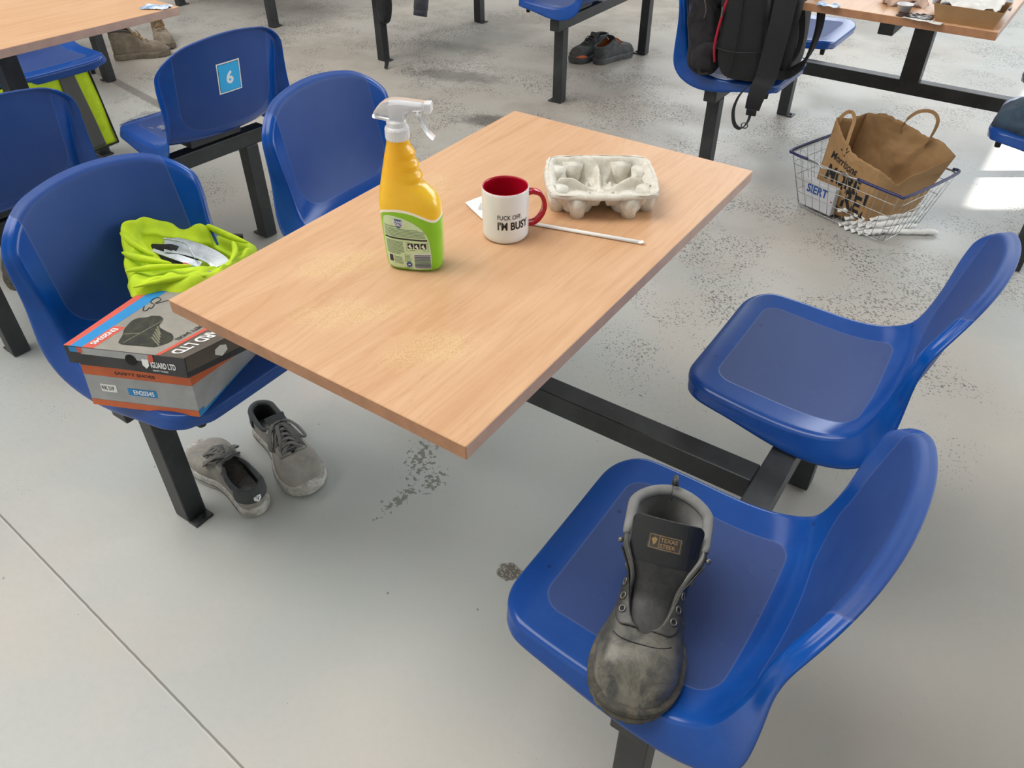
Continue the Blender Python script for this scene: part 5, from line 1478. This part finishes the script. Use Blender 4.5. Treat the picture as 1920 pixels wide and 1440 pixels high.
tube('top_rim', rr_ring(1.0), .0032, MT['wire'], BK, 8, True)
def hz(P_, dz=.010, o=.004): return [Vector(p)*1.0+Vector((0, 0, dz)) for p in P_]
x1, y1 = BX1+.004, BY1+.004
tube('grip', catmull([(-.155, -y1, BH+.006), (-x1+.03, -y1, BH+.006), (-x1, -y1+.03, BH+.006), (-x1, .10, BH+.006)], 8), .0052, MT['bluegrip'], BK, 8)
tube('grip', catmull([(.060, -y1, BH+.006), (x1-.03, -y1, BH+.006), (x1, -y1+.03, BH+.006), (x1, y1-.03, BH+.006), (x1-.03, y1, BH+.006)], 8), .0055, MT['bluegrip'], BK, 8)
tube('grip', catmull([(-x1, .10, BH+.006), (-x1+.01, y1-.01, BH+.006), (-.10, y1, BH+.006)], 8), .0045, MT['bluegrip'], BK, 8)
hw_ = catmull([(-.155, -y1, BH+.006), (-.11, -y1-.002, BH+.008), (-.085, -y1-.006, BH-.002), (-.05, -y1-.004, BH+.004), (.0, -y1-.004, BH+.006), (.015, -y1-.006, BH+.014), (.03, -y1-.006, BH+.006), (.06, -y1, BH+.006)], 5)
tube('handle_wire', hw_, .0026, MT['wire'], BK, 8)
# paper bag
PB = empty('paper_carrier_bag', (.300, 1.955, .016), radians(-19.4), 'open brown paper carrier bag with twisted paper handles standing in the wire basket', 'paper bag')
def kraft_mat():
    k = NT('brown_paper'); c = k.tc('Object'); n = k.noise(c, 9, 4, .6, .6); f = k.noise(c, 70, 4, .7); v = k.vor(c, 16, 'DISTANCE_TO_EDGE')
    k.base(k.mix(k.ramp(n, .35, .7), srgb(176, 140, 98), srgb(160, 124, 84))); k.set(Roughness=.7, Specular_IOR_Level=.35)
    k.bump(k.math('ADD', k.math('MULTIPLY', n, 1.2), k.math('ADD', k.math('MULTIPLY', f, .2), k.math('MULTIPLY', v, 1.0))), .45, .006); return k.m
MT['bag'] = kraft_mat()
def wallsheet(name, bot, top, mat, parent, n=40, m=24, amp=.006, fr=12, seed=0, ragged=.0):
    B_ = [Vector(p) for p in bot]; T_ = [Vector(p) for p in top]
    def at(P_, f):
        k_ = f*(len(P_)-1); i = min(int(k_), len(P_)-2); return P_[i].lerp(P_[i+1], k_-i)
    V = []; F = []
    for j in range(m+1):
        for i in range(n+1):
            b_, t_ = at(B_, i/n), at(T_, i/n); t_ = t_+Vector((0, 0, ragged*noise.noise(Vector((i*.35, seed, 0)))))
            p = b_.lerp(t_, j/m); w_ = sin(pi*i/n)**.5*min(1, j/m*3)
            p += Vector((0, 1, 0))*amp*w_*(noise.noise(p*fr+Vector((seed, 0, 0)))+.6*abs(noise.noise(p*fr*2.1+Vector((0, seed, 0)))))
            V.append(p)
    for j in range(m):
        for i in range(n):
            a = j*(n+1)+i; F.append((a, a+1, a+n+2, a+n+1))
    o = mesh(name, V, F, mat, parent, True); solid(o, .0006, 0); return o
fb0, fb1 = Vector((-.160, -.085, 0)), Vector((.120, -.085, 0)); bb0, bb1 = Vector((-.160, .07, 0)), Vector((.155, .07, 0))
ftop = [(-.152, -.062, .335), (-.125, -.070, .310), (-.085, -.078, .275), (-.045, -.085, .245), (.0, -.088, .235), (.05, -.090, .228), (.09, -.092, .225)]
fbot = [(-.160+.245*i/6, -.085, 0) for i in range(7)]
fp_ = wallsheet('front_panel', fbot, ftop, MT['bag'], PB, 44, 24, .012, 11, 1, .006)
wallsheet('back_panel', [(-.160+.315*i/6, .07, 0) for i in range(7)], [(-.120, .075, .330), (-.06, .085, .345), (.0, .095, .342), (.06, .105, .325), (.11, .118, .305), (.16, .130, .300), (.215, .150, .262)], MT['bag'], PB, 50, 24, .016, 10, 3, .008)
wallsheet('side_panel', [(-.160, -.085, 0), (-.150, -.01, 0), (-.160, .07, 0)], [(-.152, -.062, .335), (-.128, -.005, .325), (-.120, .075, .330)], MT['bag'], PB, 20, 20, .012, 14, 5, .004)
wallsheet('side_panel', [(.085, -.085, 0), (.12, -.02, 0), (.155, .07, 0)], [(.09, -.092, .225), (.135, -.055, .180), (.215, .150, .262)], MT['bag'], PB, 24, 20, .020, 10, 6, .010)
mesh('bag_base', [(-.160, -.085, .001), (.085, -.085, .001), (.155, .07, .001), (-.160, .07, .001)], [(0, 1, 2, 3)], MT['bag'], PB, False)
V, F = ribbon_vf(catmull([(-.145, -.058, .27), (-.142, -.050, .335), (-.118, -.040, .362), (-.092, -.044, .345), (-.078, -.070, .300), (-.075, -.078, .225)], 6), Vector((1, .2, .1)), .013, .0022); mesh('handle', V, F, MT['bag'], PB, False)
V, F = ribbon_vf(catmull([(.020, .088, .30), (.028, .090, .345), (.060, .098, .385), (.105, .105, .395), (.130, .110, .370), (.125, .112, .315), (.110, .110, .275)], 6), Vector((.3, .3, 1)), .012, .0022); mesh('handle', V, F, MT['bag'], PB, False)
def front_map(u, v):        # u along the panel, v up it, in metres
    f = min(1, max(0, (u+.160)/.245)); k_ = f*6; i = min(int(k_), 5)
    t_ = Vector(ftop[i]).lerp(Vector(ftop[i+1]), k_-i); b_ = Vector(fbot[i]).lerp(Vector(fbot[i+1]), k_-i)
    p = b_.lerp(t_, v/t_.z); p.z = v; p.x = u+.04*(t_.x-u)*v/t_.z
    w_ = sin(pi*f)**.5*min(1, v/t_.z*3); q = b_.lerp(t_, v/t_.z)
    p.y += .012*w_*(noise.noise(q*11+Vector((1, 0, 0)))+.6*abs(noise.noise(q*11*2.1+Vector((0, 1, 0)))))-.0022
    return p
decal('lettering', [place2(text_vf('Morrisons', .040, .018, sx=.78), -.128, .196, -.20)], front_map, MT['black_ink'], fp_)
ears = []
for i, (ex_, ez_, ea) in enumerate(((-.070, .222, 1.1), (-.080, .226, 2.2), (-.066, .234, 1.3), (-.078, .238, 2.0), (-.069, .246, 1.5), (-.060, .240, .7), (-.088, .238, 2.6))):
    ears.append(poly_vf([(ex_+.0055*cos(ea)*cos(a)-.0020*sin(ea)*sin(a), ez_+.0055*sin(ea)*cos(a)+.0020*cos(ea)*sin(a)) for a in [2*pi*q/10 for q in range(10)]]))
decal('ear_of_wheat', ears, front_map, MT['black_ink'], fp_)
big = [place2(text_vf('MORE', .078, .030, sx=.72), -.128, .118, -.10), place2(text_vf('RE', .088, .035, sx=.85), -.032, .045, -.04)]
big += [([(-.045, .03), (-.038, .03), (-.042, .11), (-.049, .11)], [(0, 1, 2, 3)]), ([(.055, .022), (.066, .022), (.072, .125), (.058, .12)], [(0, 1, 2, 3)]), ([(-.038, .026), (.055, .020), (.055, .028), (-.038, .034)], [(0, 1, 2, 3)])]
decal('printed_slogan', big, front_map, MT['black_ink'], fp_)
# white carton
ct = empty('white_carton', (.300, 1.955, .016), radians(-19.4), 'white carton with blue lettering at the front left inside the wire basket', 'carton')
cb = from_bm('carton_body', (lambda b: (bm_box(b, (0, 0, 0), (.135, .026, .105), None, .0015, 1), b)[1])(bmesh.new()), simple('white_card', srgb(214, 216, 220), .5, 0, .1, 12), ct, loc=(-.108, -.1055, .054))
decal('lettering', [place2(text_vf('SIERT', .044, .03, sx=.86), -.055, .006)], lambda u, v: (u, -.0136, v), simple('carton_blue', srgb(40, 84, 160), .5), cb)
decal('red_dot', [place2(rect_vf(0, 0, .006, .006), .056, -.002)], lambda u, v: (u, -.0138, v), MT['red'], cb)
# paper-wrapped rolls
rolls = [(.290, 1.850, .430, 2.000, .0115), (.316, 1.832, .448, 1.985, .0115), (.342, 1.826, .470, 1.975, .0115), (.368, 1.824, .486, 1.965, .0115), (.392, 1.832, .500, 1.972, .0115),
         (.302, 1.866, .440, 2.010, .032), (.332, 1.846, .462, 1.992, .032), (.358, 1.842, .480, 1.985, .032), (.384, 1.848, .496, 1.985, .032),
         (.330, 1.872, .455, 2.010, .052), (.360, 1.866, .478, 2.002, .052), (.386, 1.872, .492, 2.000, .052), (.345, 1.890, .470, 2.015, .071), (.372, 1.890, .486, 2.010, .071), (.268, 1.878, .410, 1.985, .050)]
rp0 = None
for i, (xa, ya, xb, yb, z) in enumerate(rolls):
    ang_ = atan2(yb-ya, xb-xa)
    if rp0 is None:
        rp0 = empty('paper_roll', (xa, ya, z), ang_)
        def rr_(t): return .35+.65*min(1, t*14)*1.0 if t < .07 else (.45+.55*min(1, (1-t)*14) if t > .93 else 1)
        V, F = tube_vf([(.205*q/28, .0015*sin(q*.9), .0006*cos(q*1.7)) for q in range(29)], .0100, 10, False, True, rr_); mesh('rolled_paper', V, F, MT['paper'], rp0)
        V, F = ribbon_vf([(.003, 0, 0), (-.008, .001, -.001), (-.016, .003, -.002)], (0, 1, .4), lambda t: .010+.009*t, .0012); mesh('twisted_end', V, F, MT['paper'], rp0, False)
        r_ = rp0
    else: r_ = copy_tree(rp0)
    r_.location = (xa-.008, ya-.012, z); r_.rotation_euler = (0, 0, ang_)
    ly = 'bottom second third top'.split()[0 if i < 5 else 1 if i < 9 else 2 if i < 12 else 3]; nn_ = (i, i-5, i-9, i-12)[0 if i < 5 else 1 if i < 9 else 2 if i < 12 else 3]
    tag(r_, 'white paper roll in the basket heap, %s layer, %s from the left' % (ly, ('first', 'second', 'third', 'fourth', 'fifth')[nn_]) if i < 14 else 'white paper roll leaning out at the left side of the heap in the wire basket', 'paper roll', 'paper-wrapped rolls heaped in the basket')
lr = copy_tree(rp0); lr.location = (.418, 1.862, .0108); lr.rotation_euler = (0, 0, atan2(.105, .165)); lr.scale = (1.0, 1.05, 1.05)
tag(lr, 'single white paper-wrapped roll lying out on the floor right of the bundle', 'paper roll', 'paper-wrapped rolls heaped in the basket')

# ------------------------------------------------------------------ left table: sticker, plastic film, vest
seatsE = [c_ for c_ in UE.children if c_.name.startswith('seat.') or c_.name == 'seat']
def find_seat(u, sx, sy):
    for c_ in u.children:
        if c_.type == 'MESH' and c_.data == SHELL and abs(c_.location.x-sx*RX) < .01 and abs(c_.location.y-sy*.312) < .05: return c_
s6 = find_seat(UE, 1, 1)
def back_map(u, v):   # outer face of the seat back
    t = TL-.135+v; p = shell_point(u, t, .0052); return p
MT['sky'] = simple('sky_blue_vinyl', srgb(48, 176, 238), .35)
stk = decal('number_sticker', [rect_vf(-.040, -.046, .040, .046, 8, 8)], lambda u, v: back_map(-.002+u, v), MT['white'], s6)
decal('sticker_line', [rect_vf(-.0362, -.0422, .0362, .0422, 8, 8)], lambda u, v: shell_point(-.002+u, TL-.135+v, .0058), MT['black_ink'], stk)
decal('sticker_field', [rect_vf(-.0350, -.0410, .0350, .0410, 8, 8)], lambda u, v: shell_point(-.002+u, TL-.135+v, .0062), MT['sky'], stk)
decal('numeral', [place2(text_vf('6', .050, .035, 'CENTER'), 0, -.018)], lambda u, v: shell_point(-.002-u, TL-.135+v, .0066), MT['white'], stk)
for o_ in [s6]+[]: pass
k = NT('thin_film'); k.base((.9, .92, .95, 1)); k.set(Roughness=.12, Transmission_Weight=.9, IOR=1.2); MT['film'] = k.m
pf = empty('plastic_film', (-1.655, .375, .447), .4, 'crumpled clear plastic film lying on the seat with the sticker 6', 'plastic film')
sheet('film_sheet', [(-.09, -.06, .004), (.10, -.07, .006), (.10, .08, .006), (-.08, .07, .004)], 30, 26, .009, 6, MT['film'], pf, .0004, 3)
# vest hanging from the seat behind
HV = empty('hi_vis_vest', (-2.425, .33, .43), 0, 'fluorescent yellow vest with grey band hanging below a seat at far left', 'vest')
def hang(name, y0, y1, z0, z1, mat, off, sk0=0.0, sk1=0.0, n=20, m=26, seed=0, amp=.008):
    V = []; F = []
    for j in range(m+1):
        v = j/m
        for i in range(n+1):
            u = i/n; y = (y0+(y1-y0)*u)+(sk0*(1-u)+sk1*u)*v; z = z0+(z1-z0)*v
            V.append((off+amp*noise.noise(Vector((y*9, z*5, seed)))+.012*v, y, z))
    for j in range(m):
        for i in range(n):
            a = j*(n+1)+i; F.append((a, a+1, a+n+2, a+n+1))
    o = mesh(name, V, F, mat, HV); solid(o, .002, 0); return o
hang('vest_panel', -.36, .285, .0, -.315, MT['hivis'], 0, 0, .02)
hang('grey_band', .165, .225, .0, -.310, simple('grey_tape', srgb(84, 84, 82), .6), .0045, 0, .03)
for (a, b) in (((.003, .288, 0), (.016, .308, -.315)), ((.016, -.35, -.316), (.016, .308, -.316))):
    tube('black_piping', catmull([a, ((a[0]+b[0])/2, (a[1]+b[1])/2, (a[2]+b[2])/2), b], 6), .004, MT['dkfab'], HV, 6)
# ------------------------------------------------------------------ garments hanging at the top edge
sp_ = empty('hanging_strap', (-2.36, 2.27, .40), 0, 'black strap and cloth hanging down beside a black leg at top centre', 'strap')
ribbon('webbing', catmull([(.02, -.03, .08), (.03, -.03, 0), (.01, -.02, -.12), (.012, -.02, -.26), (.020, -.03, -.36), (.030, -.055, -.392)], 6), Vector((.8, .55, 0)), lambda t: .045-.028*t, .006, MT['strap'], sp_, False)
rbox('cloth_end', .035, .035, .12, .6, MT['dkfab'], sp_, (.02, -.01, -.05), amp=.01, seed=3)
cf = empty('grey_sleeve', (-2.60, 2.86, .17), 0, 'grey sleeve cuff hanging into the top of the photo between two legs', 'clothing')
V, F = tube_vf([(0, .04, .14), (0, .02, .05), (0, 0, -.03)], .045, 14, False, True); V = [(x, y*1.0, z) for x, y, z in V]
mesh('sleeve', V, F, fabric('grey_cloth', srgb(98, 100, 108), srgb(84, 86, 94), .9), cf)
V, F = tube_vf([(0, .001, -.028), (0, -.01, -.068)], .043, 14); mesh('cuff', V, F, fabric('grey_rib', srgb(80, 82, 90), srgb(70, 72, 80), .9), cf)
s5 = empty('strap_end', (-1.205, 3.20, .36), 0, 'short black strap end hanging beside the far leg at top centre', 'strap')
ribbon('webbing', [(0, 0, .12), (.005, 0, 0), (.008, 0, -.03)], Vector((.8, .55, 0)), .022, .004, MT['strap'], s5, False)
